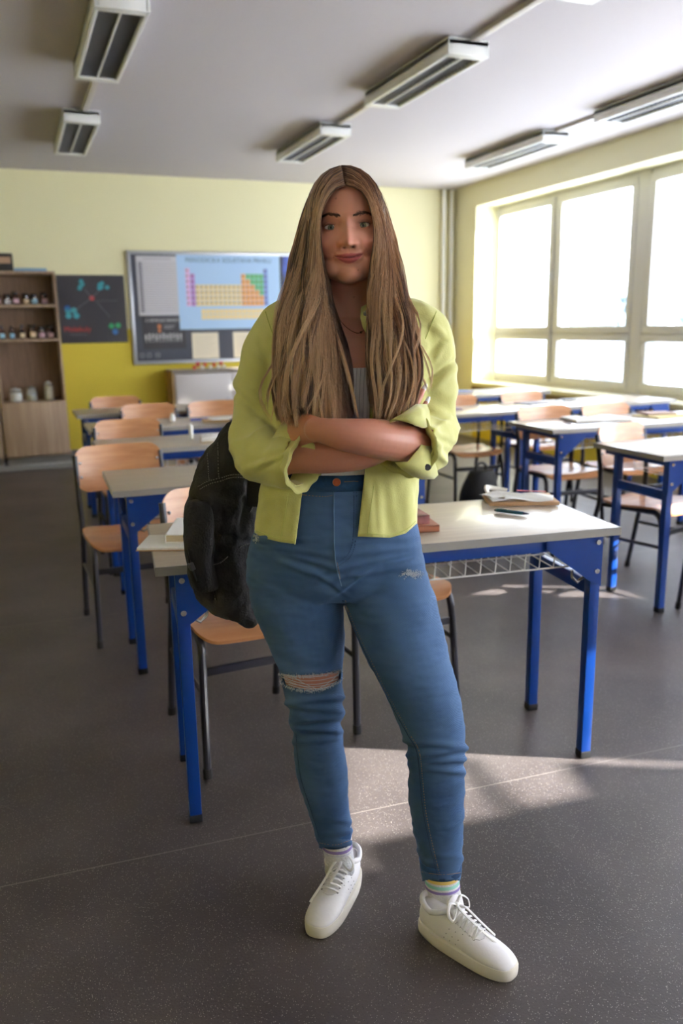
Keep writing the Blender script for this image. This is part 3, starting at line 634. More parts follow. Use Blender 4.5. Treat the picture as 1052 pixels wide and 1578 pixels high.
# chart of small print, left
p = thing('table_poster', 'white chart of fine print lines pinned at the left of the board', 'poster', (1.57, BP[1], 1.81))
b = MB(); b.box((0, 0, 0), (.45, .001, .62)); b.build('sheet', mat('chart paper', (196, 192, 194), .6), p)
b = MB(); 
for k in range(22): plane_y(b, -.19, .20, .235-.024*k, .240-.024*k, -.0008, .0006)
plane_y(b, -.15, .15, .275, .285, -.0008, .0006); b.build('print_line', mat('grey print', (150, 144, 150), .6), p)
b = MB()
for k in range(22): plane_y(b, -.205, -.165, .228-.024*k, .244-.024*k, -.0012, .0006)
b.build('row_marker', mat('dark print', (90, 86, 96), .6), p)
p = thing('reaction_poster', 'black poster with a white caption and a row of pale figures, under the white chart', 'poster', (1.60, BP[1], 1.315))
b = MB(); b.box((0, 0, 0), (.47, .001, .35)); b.build('sheet', BLK, p)
WP = mat('white print', (190, 188, 186), .6); OPR = mat('orange print', (200, 120, 70), .6)
text('CHEMICKE REAKCE', .045, 0, .13, -.001, WP, p)
b = MB(); random.seed(4)
for k in range(11): 
    x = -.20+.038*k; b.box((x, -.001, -.045+.004*(k % 3)), (.018, .001, .055+.012*(k % 2)))
    b.box((x, -.001, -.09), (.010, .001, .018))
b.build('pale_figure', WP, p)
b = MB(); b.box((-.05, -.001, .065), (.035, .001, .045)); b.box((-.05, -.001, .02), (.03, .001, .03)); b.build('orange_symbol', OPR, p)
b = MB(); plane_y(b, -.0, .12, .07, .075, -.001, .0006); plane_y(b, .0, .10, .045, .05, -.001, .0006); b.build('caption_line', WP, p)
for k, (x, lb) in enumerate(((1.345, 'left'), (1.42, 'middle'), (1.515, 'right'))):
    b = MB(); b.tube([(0.022*math.cos(a), 0, 0.022*math.sin(a)) for a in [2*math.pi*i/16 for i in range(17)]], .003, 6); o = b.build('magnet_ring', ALU); o.location = (x, BP[1]-.002, 1.075); tag(o, lb+' of the three small rings at the board\'s lower left corner', 'magnet ring', 'board rings')
# periodic table
p = thing('periodic_table', 'light blue wall chart of the periodic table with beige, green and orange cells', 'chart', (2.36, BP[1], 1.745))
b = MB(); b.box((0, 0, 0), (1.17, .0015, .80)); b.build('sheet', mat('chart blue', (166, 196, 226), .5), p)
text('PERIODICKA SOUSTAVA PRVKU', .068, 0, .335, -.001, mat('chart title', (74, 92, 120), .6), p)
cols = dict(p=(222, 170, 214), u=(176, 120, 190), b=(226, 202, 146), g=(96, 180, 110), o=(230, 160, 78), n=(110, 130, 196), w=(205, 212, 226), f=(226, 202, 146))
cm = {k: mat('chart cell '+k, v, .5) for k, v in cols.items()}
cell = {k: MB() for k in cols}
cw, chh = .052, .058
def put(k, c, r): cell[k].box((-.47+cw*c, -.0012, .225-chh*r), (cw*.93, .0008, chh*.93))
for r in range(7):
    for c in range(18):
        if r == 0 and 0 < c < 17: continue
        if r in (1, 2) and 1 < c < 12: continue
        if c == 0: k = 'p'
        elif c == 1: k = 'u'
        elif c < 12: k = 'b'
        elif c == 17: k = 'n'
        elif c-12 <= (r-1): k = 'o'
        else: k = 'g'
        put(k, c, r)
for r in (7.5, 8.5):
    for c in range(3, 17): put('f', c, r)
names = dict(p='pink', u='violet', b='beige', g='green', o='orange', n='blue', w='white', f='lower_beige')
for k in cell:
    if cell[k].v: tag(cell[k].build(names[k]+'_cell_block', cm[k], p, smooth=None), names[k].replace('_', ' ')+' element cells')
b = MB()
for r in range(7):
    for c in range(18):
        if (r == 0 and 0 < c < 17) or (r in (1, 2) and 1 < c < 12): continue
        b.box((-.47+cw*c-.008, -.0018, .225-chh*r+.004), (.018, .0005, .022))
b.build('element_symbols', mat('symbol print', (120, 110, 104), .6), p)
for k, x in enumerate((1.99, 2.46)):
    p = thing('pinned_page', ('left' if k == 0 else 'right') + ' of the two cream pages under the periodic table', 'paper', (x+.06, BP[1], 1.165)); b = MB(); b.box((0, 0, 0), (.30, .001, .285)); b.build('sheet', mat('cream page', (222, 210, 184), .6), p)
    b = MB()
    for q in range(9): plane_y(b, -.11, .11-(q % 3)*.02, .10-.024*q, .104-.024*q, -.001, .0005)
    b.build('print_line', mat('faint print', (190, 178, 156), .6), p)
p = thing('night_poster', 'black poster with deep blue glowing shapes at the right of the board', 'poster', (3.16, BP[1], 1.78)); b = MB(); b.box((0, 0, 0), (.36, .001, .70)); b.build('sheet', mat('blue figure print', (26, 30, 52), .4, rgb2=(60, 90, 190), vscale=6), p)

# ---------------------------------------------------------------- low cupboard with models
GRYD = mat('grey cupboard door', (196, 188, 184), .5)
t = thing('low_cupboard', 'low grey-doored cupboard with oak side under the pin board', 'cupboard', (2.56, 9.14, 0))
hw = .97; b = MB(); b.box((-hw+.01, 0, .46), (.02, .38, .90)); b.build('side_panel', mat('ochre oak side', (176, 140, 84), .5, var=.12, stretch=(8, 8, .6)), t)
b = MB(); b.box((hw-.01, 0, .46), (.02, .38, .90)); b.build('side_panel', MATS['ochre oak side'], t)
b = MB(); b.box((0, .0, .462), (2*hw-.05, .34, .84)); b.build('carcass', mat('cupboard carcass', (150, 140, 130), .6), t)
b = MB(); b.box((0, -.005, .905), (2*hw, .40, .025), bev=.002); b.build('top_panel', mat('cupboard top', (150, 138, 126), .45), t)
for k in range(3):
    w_ = (2*hw-.06)/3; b = MB(); b.box((-hw+.03+w_*(k+.5), -.185, .465), (w_-.008, .018, .83), bev=.002); d_ = b.build('cupboard_door', GRYD, t)
    h = MB(); h.tube([(-hw+.03+w_*(k+.5)+w_*.4, -.194, .6), (-hw+.03+w_*(k+.5)+w_*.4, -.212, .6)], .012, 12); h.build('knob', ALU, d_)
RB = mat('red model ball', (204, 50, 40), .3); WB = mat('white model ball', (226, 222, 216), .3)
def model(label, x, pts):
    t = thing('molecule_model', label, 'molecule model', (x, 9.08, .9175), 0, 'ball molecule models'); c = Vector((0, 0, 0))
    for i, (px_, pz, r, m) in enumerate(pts):
        b = MB(); b.ball((px_, .0, pz), r, 12); b.build('model_ball', RB if m else WB, t)
        if i: b = MB(); b.tube([(pts[i-1][0], 0, pts[i-1][1]), (px_, 0, pz)], .006, 6); b.build('model_stick', WB, t)
model('left molecule model of red and white balls on the low cupboard', 1.91, [(-.05, .022, .022, 1), (-.01, .055, .024, 1), (.04, .022, .022, 0), (.07, .05, .02, 1)])
model('right molecule model of red and white balls on the low cupboard', 2.10, [(-.06, .022, .022, 0), (-.02, .045, .022, 1), (.03, .022, .022, 0), (.06, .055, .022, 1), (.09, .022, .020, 0)])

# ---------------------------------------------------------------- trees outside the window
def tree(label, loc_, h, r, seed):
    t = thing('tree', label, 'tree', loc_); rd = random.Random(seed); b = MB(); b.tube([(0, 0, 0), (.1, .05, h*.5), (0, 0, h*.8)], [.22, .16, .08], 10); b.build('trunk', mat('bark', (70, 60, 52), .9), t)
    b = MB()
    for k in range(2600):
        u = rd.uniform(-1, 1); a = rd.uniform(0, 6.28); q = rd.uniform(.5, 1)**.5*r*(.8+.2*math.sin(5*a+3*u)); s_ = math.sqrt(1-u*u)
        c = Vector((q*s_*math.cos(a), q*s_*math.sin(a), h*.72+q*u*1.15)); e = Vector((rd.gauss(0, 1), rd.gauss(0, 1), rd.gauss(0, 1))).normalized()*.17; f = e.cross(Vector((rd.gauss(0, 1), rd.gauss(0, 1), rd.gauss(0, 1)))).normalized()*.11
        b.add([c-e, c+f, c+e, c-f], [(0, 1, 2, 3)])
    b.build('crown', mat('hazed leaves', (168, 182, 190), .7), t, smooth=None)  # pale blue-grey: bright outdoor haze put into the leaf colour
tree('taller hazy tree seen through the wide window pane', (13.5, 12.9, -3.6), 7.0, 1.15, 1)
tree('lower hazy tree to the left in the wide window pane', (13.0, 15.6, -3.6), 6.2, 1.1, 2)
tree('added leafy tree out of view outside the windows, shading the far panes from the sun', (10.2, 3.9, -3.6), 9.6, 1.7, 3)  # unseen tree added to keep direct sun off the far windows

# ================================================================ THE WOMAN
PO = Vector((.70, 1.62, 0)); LX = Vector((cyw, -syw, 0)); LY = Vector((syw, cyw, 0))
def loc(px, py, d=0.0):   # a point of the body: picture position plus its depth d behind the body's middle plane
    rr = cF + cR*((px-526)/FPX) - cU*((py-789)/FPX)
    C_ = Vector((0, 0, CAM_H)); t_ = ((PO-C_).dot(LY)+d)/rr.dot(LY); P_ = C_+rr*t_-PO
    return Vector((P_.dot(LX), d, P_.z))
def floorloc(px, py):
    rr = cF + cR*((px-526)/FPX) - cU*((py-789)/FPX); t_ = -CAM_H/rr.z; P_ = Vector((0, 0, CAM_H))+rr*t_-PO
    return Vector((P_.dot(LX), P_.dot(LY), 0))
CAML = Vector(((Vector((0, 0, CAM_H))-PO).dot(LX), (Vector((0, 0, CAM_H))-PO).dot(LY), CAM_H))
person = thing('person', 'young woman with long blonde hair, arms crossed, lime shirt and ripped blue jeans', 'person', PO, -YAW)
from mathutils.bvhtree import BVHTree

def remesh(mb, voxel, it=3, fac=.5):
    me = bpy.data.meshes.new('tmp'); me.from_pydata([tuple(v) for v in mb.v], [], mb.f); me.update()
    bm = bmesh.new(); bm.from_mesh(me); bmesh.ops.recalc_face_normals(bm, faces=bm.faces); bm.to_mesh(me); bm.free()
    o = bpy.data.objects.new('tmp', me); COL.objects.link(o)
    m = o.modifiers.new('r', 'REMESH'); m.mode = 'VOXEL'; m.voxel_size = voxel
    if it: s_ = o.modifiers.new('s', 'SMOOTH'); s_.factor = fac; s_.iterations = it
    dg = bpy.context.evaluated_depsgraph_get(); r = bpy.data.meshes.new_from_object(o.evaluated_get(dg))
    bpy.data.objects.remove(o); bpy.data.meshes.remove(me)
    return r
def getco(me):
    a = np.empty(len(me.vertices)*3, np.float32); me.vertices.foreach_get('co', a); return a.reshape(-1, 3).astype(float)
def setco(me, a): me.vertices.foreach_set('co', a.astype(np.float32).ravel()); me.update()
def getno(me):
    a = np.empty(len(me.vertices)*3, np.float32); me.vertex_normals.foreach_get('vector', a); return a.reshape(-1, 3).astype(float)
def link(me, name, m, parent=None, smooth=True):
    me.name = name; me.materials.clear()
    for q in (m if isinstance(m, list) else [m]): me.materials.append(q)
    if smooth: me.polygons.foreach_set('use_smooth', [True]*len(me.polygons))
    o = bpy.data.objects.new(name, me); COL.objects.link(o); o.parent = parent or person; return o
def bvh_of(me): return BVHTree.FromPolygons([tuple(v.co) for v in me.vertices], [tuple(p.vertices) for p in me.polygons])
def hitpx(bvh, px, py, off=.001):
    d = (loc(px, py, 0)-CAML).normalized(); h = bvh.ray_cast(CAML, d)
    return None if h[0] is None else (h[0]+h[1]*(off if h[1].dot(d) < 0 else -off), h[1] if h[1].dot(d) < 0 else -h[1])
def ellring(c, rx, ry, n=40, e=1.0):
    return [Vector((c.x+rx*math.copysign(abs(math.cos(a))**e, math.cos(a)), c.y+ry*math.copysign(abs(math.sin(a))**e, math.sin(a)), c.z)) for a in [2*math.pi*k/n for k in range(n)]]
def pxloft(rows, off=0.0, n=40, e=.92):   # rows: (y, xl, xr, depth centre, depth half)
    out = []
    for (y, xl, xr, dc, dh) in rows:
        a, b_ = loc(xl, y, dc), loc(xr, y, dc); out.append(ellring((a+b_)/2, (b_-a).length/2+off, dh+off, n, e))
    return out
def smoothrows(rows, k=4):
    out = []
    for i in range(len(rows)-1):
        a = np.array(rows[max(i-1, 0)]); b_ = np.array(rows[i]); c = np.array(rows[i+1]); d = np.array(rows[min(i+2, len(rows)-1)])
        for j in range(k):
            u = j/k; out.append(tuple(float(q) for q in 0.5*((2*b_)+(-a+c)*u+(2*a-5*b_+4*c-d)*u*u+(-a+3*b_-3*c+d)*u**3)))
    out.append(rows[-1]); return out
def limb(pts, k=6):  # pts: (px,py,d,r) -> centres, radii
    q = smoothrows([(*loc(a, b_, c), r) for a, b_, c, r in pts], k)
    return [Vector(p[:3]) for p in q], [p[3] for p in q]
def capsule(mb, P_, r_, n=20):
    mb.tube(P_, r_, n); mb.ball(P_[0], r_[0], 12); mb.ball(P_[-1], r_[-1], 12)
def fbm(P_, sc, seed=0.0, oct=3):
    return np.array([mnoise.fractal((p[0]*sc[0]+seed, p[1]*sc[1]+seed*1.7, p[2]*sc[2]-seed), 1.0, 2.0, oct) for p in P_])

# ---- materials
SKIN = bpy.data.materials.new('skin'); SKIN.use_nodes = True
t = SKIN.node_tree; b_ = t.nodes['Principled BSDF']; at_ = t.nodes.new('ShaderNodeAttribute'); at_.attribute_name = 'tint'
nz = t.nodes.new('ShaderNodeTexNoise'); nz.inputs['Scale'].default_value = 35; nz.inputs['Detail'].default_value = 6; tc = t.nodes.new('ShaderNodeTexCoord'); t.links.new(tc.outputs['Object'], nz.inputs[0])
mm = t.nodes.new('ShaderNodeMix'); mm.data_type = 'RGBA'; mm.blend_type = 'MULTIPLY'; mm.inputs[0].default_value = .35
t.links.new(at_.outputs['Color'], mm.inputs[6]); t.links.new(nz.outputs['Color'], mm.inputs[7])
hs = t.nodes.new('ShaderNodeMix'); hs.data_type = 'RGBA'; hs.inputs[0].default_value = .15; t.links.new(at_.outputs['Color'], hs.inputs[6]); t.links.new(mm.outputs[2], hs.inputs[7])
t.links.new(hs.outputs[2], b_.inputs['Base Color']); b_.inputs['Roughness'].default_value = .48; b_.inputs['Subsurface Weight'].default_value = .12; b_.inputs['Subsurface Radius'].default_value = (.012, .005, .003); b_.inputs['Subsurface Scale'].default_value = .6
n3 = t.nodes.new('ShaderNodeTexNoise'); n3.inputs['Scale'].default_value = 500; bp = t.nodes.new('ShaderNodeBump'); bp.inputs['Strength'].default_value = .06; bp.inputs['Distance'].default_value = .002
t.links.new(tc.outputs['Object'], n3.inputs[0]); t.links.new(n3.outputs[0], bp.inputs['Height']); t.links.new(bp.outputs[0], b_.inputs['Normal'])
SK = np.array(lin((196, 132, 108)))
SHIRT = mat('lime cotton', (206, 204, 128), .8, rgb2=(200, 199, 120), vscale=6, bump=.07, bscale=260, Sheen_Weight=.25)
def denim():
    m = mat('blue denim', (52, 92, 138), .85); t = m.node_tree; b = t.nodes['Principled BSDF']; L = t.links
    tc = t.nodes.new('ShaderNodeTexCoord'); n = t.nodes.new('ShaderNodeTexNoise'); n.inputs['Scale'].default_value = 5; n.inputs['Detail'].default_value = 4; L.new(tc.outputs['Object'], n.inputs[0])
    r = t.nodes.new('ShaderNodeValToRGB'); r.color_ramp.elements[0].position = .3; r.color_ramp.elements[1].position = .7
    r.color_ramp.elements[0].color = (*lin((48, 84, 126)), 1); r.color_ramp.elements[1].color = (*lin((82, 116, 160)), 1); L.new(n.outputs[0], r.inputs[0])
    mp = t.nodes.new('ShaderNodeMapping'); mp.inputs['Rotation'].default_value = (0, R(55), 0); L.new(tc.outputs['Object'], mp.inputs[0])
    wv = t.nodes.new('ShaderNodeTexWave'); wv.inputs['Scale'].default_value = 190; wv.inputs['Distortion'].default_value = 1.5; wv.inputs['Detail'].default_value = 2; wv.inputs['Detail Scale'].default_value = 3; L.new(mp.outputs[0], wv.inputs[0])
    mx = t.nodes.new('ShaderNodeMix'); mx.data_type = 'RGBA'; mx.blend_type = 'MULTIPLY'; mx.inputs[0].default_value = .38; L.new(r.outputs[0], mx.inputs[6]); L.new(wv.outputs['Color'], mx.inputs[7])
    L.new(mx.outputs[2], b.inputs['Base Color'])
    bp = t.nodes.new('ShaderNodeBump'); bp.inputs['Strength'].default_value = .25; bp.inputs['Distance'].default_value = .002; L.new(wv.outputs['Fac'], bp.inputs['Height']); L.new(bp.outputs[0], b.inputs['Normal'])
    return m
DENIM = denim(); DSEAM = mat('denim seam', (30, 56, 92), .9); STITCH = mat('tan stitching', (150, 118, 84), .8); FRAY = mat('frayed white thread', (196, 200, 206), .9)
HEM = mat('denim hem', (44, 84, 128), .9, var=.2, vscale=60)

# ---- shared body rows (y, xl, xr, depth centre, depth half)
LEG_R = [(850, 388, 520, .01, .095), (890, 384, 524, .01, .10), (930, 390, 528, .005, .098), (963, 402.6, 530, 0, .092), (1004, 421, 529.5, -.01, .082), (1036, 432, 526, -.02, .072), (1073, 441, 528, -.02, .066), (1105, 448, 527, -.01, .062),
         (1134, 452, 526, .0, .058), (1166, 454, 532, .01, .058), (1207, 461, 535, .015, .055), (1247, 475.6, 537, .015, .046), (1288, 488, 540.5, .012, .040), (1306, 493, 539, .012, .038), (1330, 499, 540, .012, .036)]
LEG_L = [(850, 520, 649, 0, .095), (890, 526, 659, 0, .10), (923, 531, 670, -.02, .098), (963, 544.5, 680, -.045, .092), (1004, 561, 689, -.07, .084), (1044, 582, 700, -.09, .076), (1085, 602, 709.6, -.11, .070), (1125, 618, 715, -.12, .065), (1154, 629, 715, -.12, .060),
         (1186, 630.5, 714, -.115, .056), (1227, 629.7, 714, -.105, .056), (1267, 636, 713, -.10, .052), (1308, 644, 711, -.10, .044), (1352, 651, 708, -.10, .038), (1375, 655, 706, -.10, .036)]
HIPS = [(700, 436, 612, 0, .098), (720, 436, 610, 0, .10), (740, 432, 612, 0, .102), (780, 412, 628, 0, .108), (815, 394, 641, .005, .113), (842, 386, 647, .01, .117), (870, 382, 652, .01, .118), (893, 383, 658, .01, .110), (908, 388, 660, .01, .095)]
TORSO = [(585, 432, 640, -.005, .098), (610, 428, 642, -.005, .108), (650, 432, 630, 0, .098), (700, 437, 612, 0, .094), (760, 425, 620, 0, .10), (800, 410, 630, 0, .10)]

# ---------------------------------------------------------------- body: head, neck and chest
CH = loc(540, 433, -.095); HO = Vector((CH.x, -.008, CH.z))
HM = Matrix.Translation(HO) @ Matrix.Rotation(R(-3.0), 4, 'Y') @ Matrix.Rotation(R(3.0), 4, 'X')
hb = MB()
def el(c, r, n=28): hb.ball(c, 1.0, n, sc=r)
el((0, .008, .128), (.074, .094, .092)); el((0, -.028, .088), (.0655, .066, .088)); el((0, -.034, .046), (.0525, .052, .048)); el((0, -.066, .017), (.025, .023, .0185)); el((0, -.05, .055), (.036, .042, .04))
for s in (-1, 1): el((s*.040, -.052, .079), (.025, .030, .026)); el((s*.030, -.048, .035), (.026, .030, .026)); el((s*.0755, .012, .098), (.006, .016, .03), 12)
neck = smoothrows([(0, .030, .05, .048), (0, .028, .01, .049), (0, .028, -.03, .049), (0, .030, -.06, .053), (0, .032, -.085, .066), (0, .034, -.10, .09)], 4)
hb.tube([Vector(q[:3]) for q in neck], [q[3] for q in neck], 36)
inv = HM.inverted()
def hl(px, py, d): return inv @ loc(px, py, d)
# shoulders and chest, down to the bust, in the same surface
for a, r_ in (((430, 520, .01), .045), ((655, 520, .01), .045)):
    p0 = hl(540, 478, .025); p1 = hl(*a); hb.tube([p0, p0.lerp(p1, .5)+Vector((0, 0, .006)), p1], [.05, .045, r_], 24)
cr_ = [[inv @ q for q in rg] for rg in pxloft([(488, 500, 585, .022, .045), (500, 470, 612, .012, .065), (520, 440, 642, .0, .085), (550, 430, 650, -.005, .098), (600, 430, 645, -.008, .106), (640, 435, 635, 0, .10)])]
hb.grid(cr_, closed=True, capends=True)
me = remesh(hb, .0019, 26, .6)
V = getco(me); N = getno(me)
x, y, z = V[:, 0], V[:, 1], V[:, 2]
def G(cx, cz, sx_, sz_): return np.exp(-((x-cx)/sx_)**2-((z-cz)/sz_)**2)
def sst(a, c, v): u = np.clip((v-a)/(c-a), 0, 1); return u*u*(3-2*u)
front = sst(.15, -.35, N[:, 1]) * (y < -.015) * (z > -.01)
dy = np.zeros(len(x))
# nose
zz = np.clip((.122-z)/(.122-.076), 0, 1); ridge = (.004+.0155*zz**1.25)*np.exp(-(x/(.0062+.0038*zz))**2)*sst(.0655, .0715, z)*sst(.132, .114, z)
dy -= ridge; dy -= .0040*G(0, .0770, .0110, .008)
for s in (-1, 1):
    dy -= .0090*G(s*.0148, .0722, .0062, .0060)
    dy += .0028*G(s*.0215, .073, .004, .006)
    dy += .0120*G(s*.0310, .107, .0180, .0110)         # sockets
    dy += .0050*G(s*.0155, .108, .006, .009)
    dy -= .0030*G(s*.029, .1265, .018, .0055)          # brow
    dy -= .0045*G(s*.040, .074, .016, .014)            # smiling cheeks
    dy += .0017*np.exp(-((np.abs(x)-(.020+(.070-z)*.55))/.0040)**2)*sst(.042, .05, z)*sst(.076, .066, z)*(x*s > 0)
    dy += .0035*G(s*.030, .0515, .0045, .005)          # mouth corners
    dy += .006*G(s*.0088, .0674, .0036, .0024)         # nostrils
dy += .002*G(0, .036, .018, .005); dy -= .003*G(0, .016, .016, .012)
zl = .0482+.0052*(x/.027)**2
lipw = np.clip(1-(x/.029)**2, 0, 1)**.6
up = np.exp(-((z-(zl+.0042))/.0034)**2)*lipw; lo = np.exp(-((z-(zl-.0050))/.0042)**2)*lipw
dy -= .0040*up+.0050*lo; dy += .0042*np.exp(-((z-zl)/.0012)**2)*lipw
dy += .0012*G(0, .062, .0028, .005)
V[:, 1] += dy*front; setco(me, V)
N = getno(me)
# lips, flush, moles, darker eye hollows; painted shade in nostrils and mouth line
col = np.tile(np.array(lin((222, 158, 134))), (len(x), 1))
def blend(w_, c):
    global col; w_ = np.clip(w_, 0, 1)[:, None]; col = col*(1-w_)+np.array(lin(c))*w_
for s in (-1, 1):
    blend(.34*G(s*.042, .072, .020, .016)*front, (206, 110, 96)); blend(.28*G(s*.031, .109, .018, .009)*front, (142, 88, 76))
    blend(1.0*G(s*.0088, .0672, .0036, .0022)*front, (60, 26, 24))
blend(.25*G(0, .077, .012, .009)*front, (206, 120, 104))
hu = .0086*np.clip(1-(np.abs(x)/.0290)**1.6, 0, 1)-.0008*np.exp(-(x/.003)**2); hlw = .0110*np.clip(1-(np.abs(x)/.0275)**2, 0, 1)
lips = sst(-.0006, .0009, np.minimum(zl+hu-z, z-(zl-hlw)))*front
blend(.85*lips, (186, 86, 94)); blend(.8*np.exp(-((z-zl)/.0009)**2)*(np.abs(x) < .0275)*front, (88, 34, 34))
for mx_, mz in ((.016, .024), (-.018, .158), (.006, -.028)): blend(.7*G(mx_, mz, .0013, .0013), (104, 62, 52))
ca = me.color_attributes.new('tint', 'FLOAT_COLOR', 'POINT'); ca.data.foreach_set('color', np.c_[col, np.ones(len(x))].astype(np.float32).ravel())
me.transform(HM); headme = me; hbvh = bvh_of(headme)
def hpt(x_, z_, off=.0): # point on the face surface at head coordinates
    o_ = HM @ Vector((x_, -.25, z_)); d_ = (HM.to_3x3() @ Vector((0, 1, 0))).normalized(); h = hbvh.ray_cast(o_, d_)
    return h[0]-d_*off, h[1]

# ---------------------------------------------------------------- eyes
EW = mat('eye white', (236, 230, 228), .12, Coat_Weight=.6); IRIS = mat('grey green iris', (140, 146, 128), .15, rgb2=(96, 104, 90), vscale=400); PUP = mat('pupil', (8, 8, 8), .08); LASH = mat('dark lash', (34, 22, 20), .6)
lidparts = []
tgt = inv @ CAML
for s, ez in ((-1, .1065), (1, .1065)):
    ec = Vector((s*.0315, 0, ez)); srf = inv @ hpt(ec.x, ez)[0]; ER = .0125
    srfy = srf.y; ec.y = srfy-.0058+ER
    g_ = (tgt-ec).normalized()
    Q = (-Vector((0, 1, 0))).rotation_difference(g_).to_matrix().to_4x4()
    M_ = HM @ Matrix.Translation(ec) @ Q
    def cap_(r_, a0, a1, n=18, k=8):
        gg = []
        for i in range(k+1):
            a = a0+(a1-a0)*i/k; gg.append([M_ @ Vector((r_*math.sin(a)*math.cos(2*math.pi*j/n), -r_*math.cos(a), r_*math.sin(a)*math.sin(2*math.pi*j/n))) for j in range(n)])
        return gg
    b = MB(); b.grid(cap_(ER, .001, 2.2, 24, 16), closed=True); eo = b.build('eyeball', EW, person, smooth=180)
    b = MB(); b.grid(cap_(ER+.00025, .001, .52, 24, 6), closed=True); b.build('iris', IRIS, eo, smooth=180)
    b = MB(); b.grid(cap_(ER+.0004, .001, .17, 18, 3), closed=True); b.build('pupil', PUP, eo, smooth=180)
    # lids: spherical skin shell with an almond opening
    def lidgrid(upper, r_, k=10):
        gg = []
        for i in range(31):
            u = -1+2*i/30; az = u*1.22
            if upper: e0 = .35*(1-abs(u)**2.2)+.03*u*s; e1 = 1.05
            else: e0 = -.31*(1-abs(u)**2.0)+.03*u*s; e1 = -.80
            row = []
            for j in range(k+1):
                e = e0+(e1-e0)*(j/k); rr = r_+.0005*(math.exp(-j*1.0))
                row.append(HM @ (ec+Vector((rr*math.sin(az)*math.cos(e), -rr*math.cos(az)*math.cos(e), rr*math.sin(e)))))
            gg.append(row)
        return gg
    lidparts.append(lidgrid(True, ER+.0011)); lidparts.append(lidgrid(False, ER+.0008))
    up_ = lidgrid(True, ER+.0016, 2); b = MB(); b.tube([rg[0] for rg in up_], [.00015+.00038*math.sin(math.pi*i/30)**.5 for i in range(31)], 6); random.seed(5+s)
    for k in range(34):
        i = min(29, int(2+27*k/33)); p = up_[i][0]; out = (p-(HM @ ec)).normalized(); L_ = .0042+.0022*(i/30 if s > 0 else 1-i/30)
        sx_ = (i/30-.5)*.5; q1 = p+out*L_*.6+Vector((sx_*L_, 0, L_*.25)); q2 = p+out*L_*.8+Vector((sx_*L_*1.5, 0, L_*.8)); b.tube([p, q1, q2], [.00022, .00016, .00005], 4)
    b.build('eyelashes', LASH, person)
    lo_ = lidgrid(False, ER+.0012, 2); b = MB(); b.tube([rg[0] for rg in lo_], [.0001+.0002*math.sin(math.pi*i/30)**.5 for i in range(31)], 5); b.build('lower_lash_line', mat('soft lash brown', (92, 60, 52), .7), person)
    # brow: short hairs lying on the skin
    b = MB(); random.seed(20+s)
    for k in range(420):
        u = random.random(); v = random.gauss(0, .36); xx = .0115+.037*u; hgt = .0054*(1-.55*u)*min(1, .45+u*3)+.0004
        zc = .1240+.0052*math.sin(min(1, u*1.1)*math.pi*.62)-.0040*max(0, u-.65)/.35; zc += (.0015 if s < 0 else .0)
        p0 = hpt(s*xx, zc+v*hgt, .0006)[0]; L_ = .0055; ang = (.95-1.0*u)
        p1 = hpt(s*(xx+L_*math.cos(ang)*.9), zc+v*hgt*.7+L_*math.sin(ang)*.45, .0007)[0]; b.tube([p0, p0.lerp(p1, .5), p1], [.00022, .00019, .00006], 4)
    b.build('eyebrow', mat('brow brown', (84, 58, 47), .8), person)

# ---------------------------------------------------------------- arms and hands (skin), torso and legs under the clothes
def hand(mb, Wp, F_, N_, S_, curls, L_=1.0, spread=.0, tcurl=.5, tuck=False):
    F_ = F_.normalized(); N_ = (N_-F_*N_.dot(F_)).normalized(); S_ = (S_-F_*S_.dot(F_)-N_*S_.dot(N_)).normalized()
    # palm
    prof = [(0, .027, .019), (.02, .030, .017), (.045, .037, .016), (.07, .040, .0145), (.088, .039, .012), (.094, .036, .009)]
    prof = smoothrows(prof, 3); rg = []
    for f_, w_, t_ in prof: rg.append([Wp+F_*f_*L_+S_*(w_*L_*math.cos(a))+N_*(t_*L_*math.sin(a)) for a in [2*math.pi*k/20 for k in range(20)]])
    mb.grid(rg, closed=True, capends=True)
    tips = []
    for i, (so, ln, r0) in enumerate(((.0285, .071, .0083), (.0095, .079, .0085), (-.0098, .073, .0081), (-.0280, .057, .0072))):
        p = Wp+F_*(.084-.003*abs(i-1))*L_+S_*so*L_; d_ = (F_+S_*spread*(1.5-i)).normalized(); pts = [p]; rs = [r0*1.05]
        for j, fr in enumerate((.46, .30, .24)):
            c_ = curls[i]*(.8, 1.1, .7)[j]; d_ = (d_*math.cos(c_)-N_*math.sin(c_)).normalized(); Nn = N_
            p = p+d_*ln*fr*L_; pts.append(p); rs.append(r0*(.97, .88, .74)[j])
        q = smoothrows([(*a, r_) for a, r_ in zip(pts, rs)], 4); P_ = [Vector(a[:3]) for a in q]; r_ = [a[3]*L_ for a in q]
        mb.tube(P_, r_, 14); mb.ball(P_[-1], r_[-1], 10); mb.ball(P_[0], r_[0], 10); tips.append((P_[-1], d_, r_[-1], i))
        for j in (1, 2): mb.ball(pts[j]+N_*.0008, rs[j]*1.03*L_, 8)
    p = Wp+F_*.022*L_+S_*.022*L_; d_ = (F_*.95+S_*.02-N_*.32 if tuck else F_*.75+S_*.62-N_*.25).normalized(); p = p-S_*(.008 if tuck else 0); pts = [p]; rs = [.0135]
    for j, ln in enumerate((.038, .030, .024)):
        p = p+d_*ln*L_; pts.append(p); rs.append((.0108, .0095, .0075)[j]); d_ = (d_-S_*tcurl*.5+F_*.1-N_*.1).normalized()
    q = smoothrows([(*a, r_) for a, r_ in zip(pts, rs)], 4); P_ = [Vector(a[:3]) for a in q]; r_ = [a[3]*L_ for a in q]
    mb.tube(P_, r_, 14); mb.ball(P_[-1], r_[-1], 10); tips.append((P_[-1], d_, r_[-1], 4))
    return tips
ab = MB()
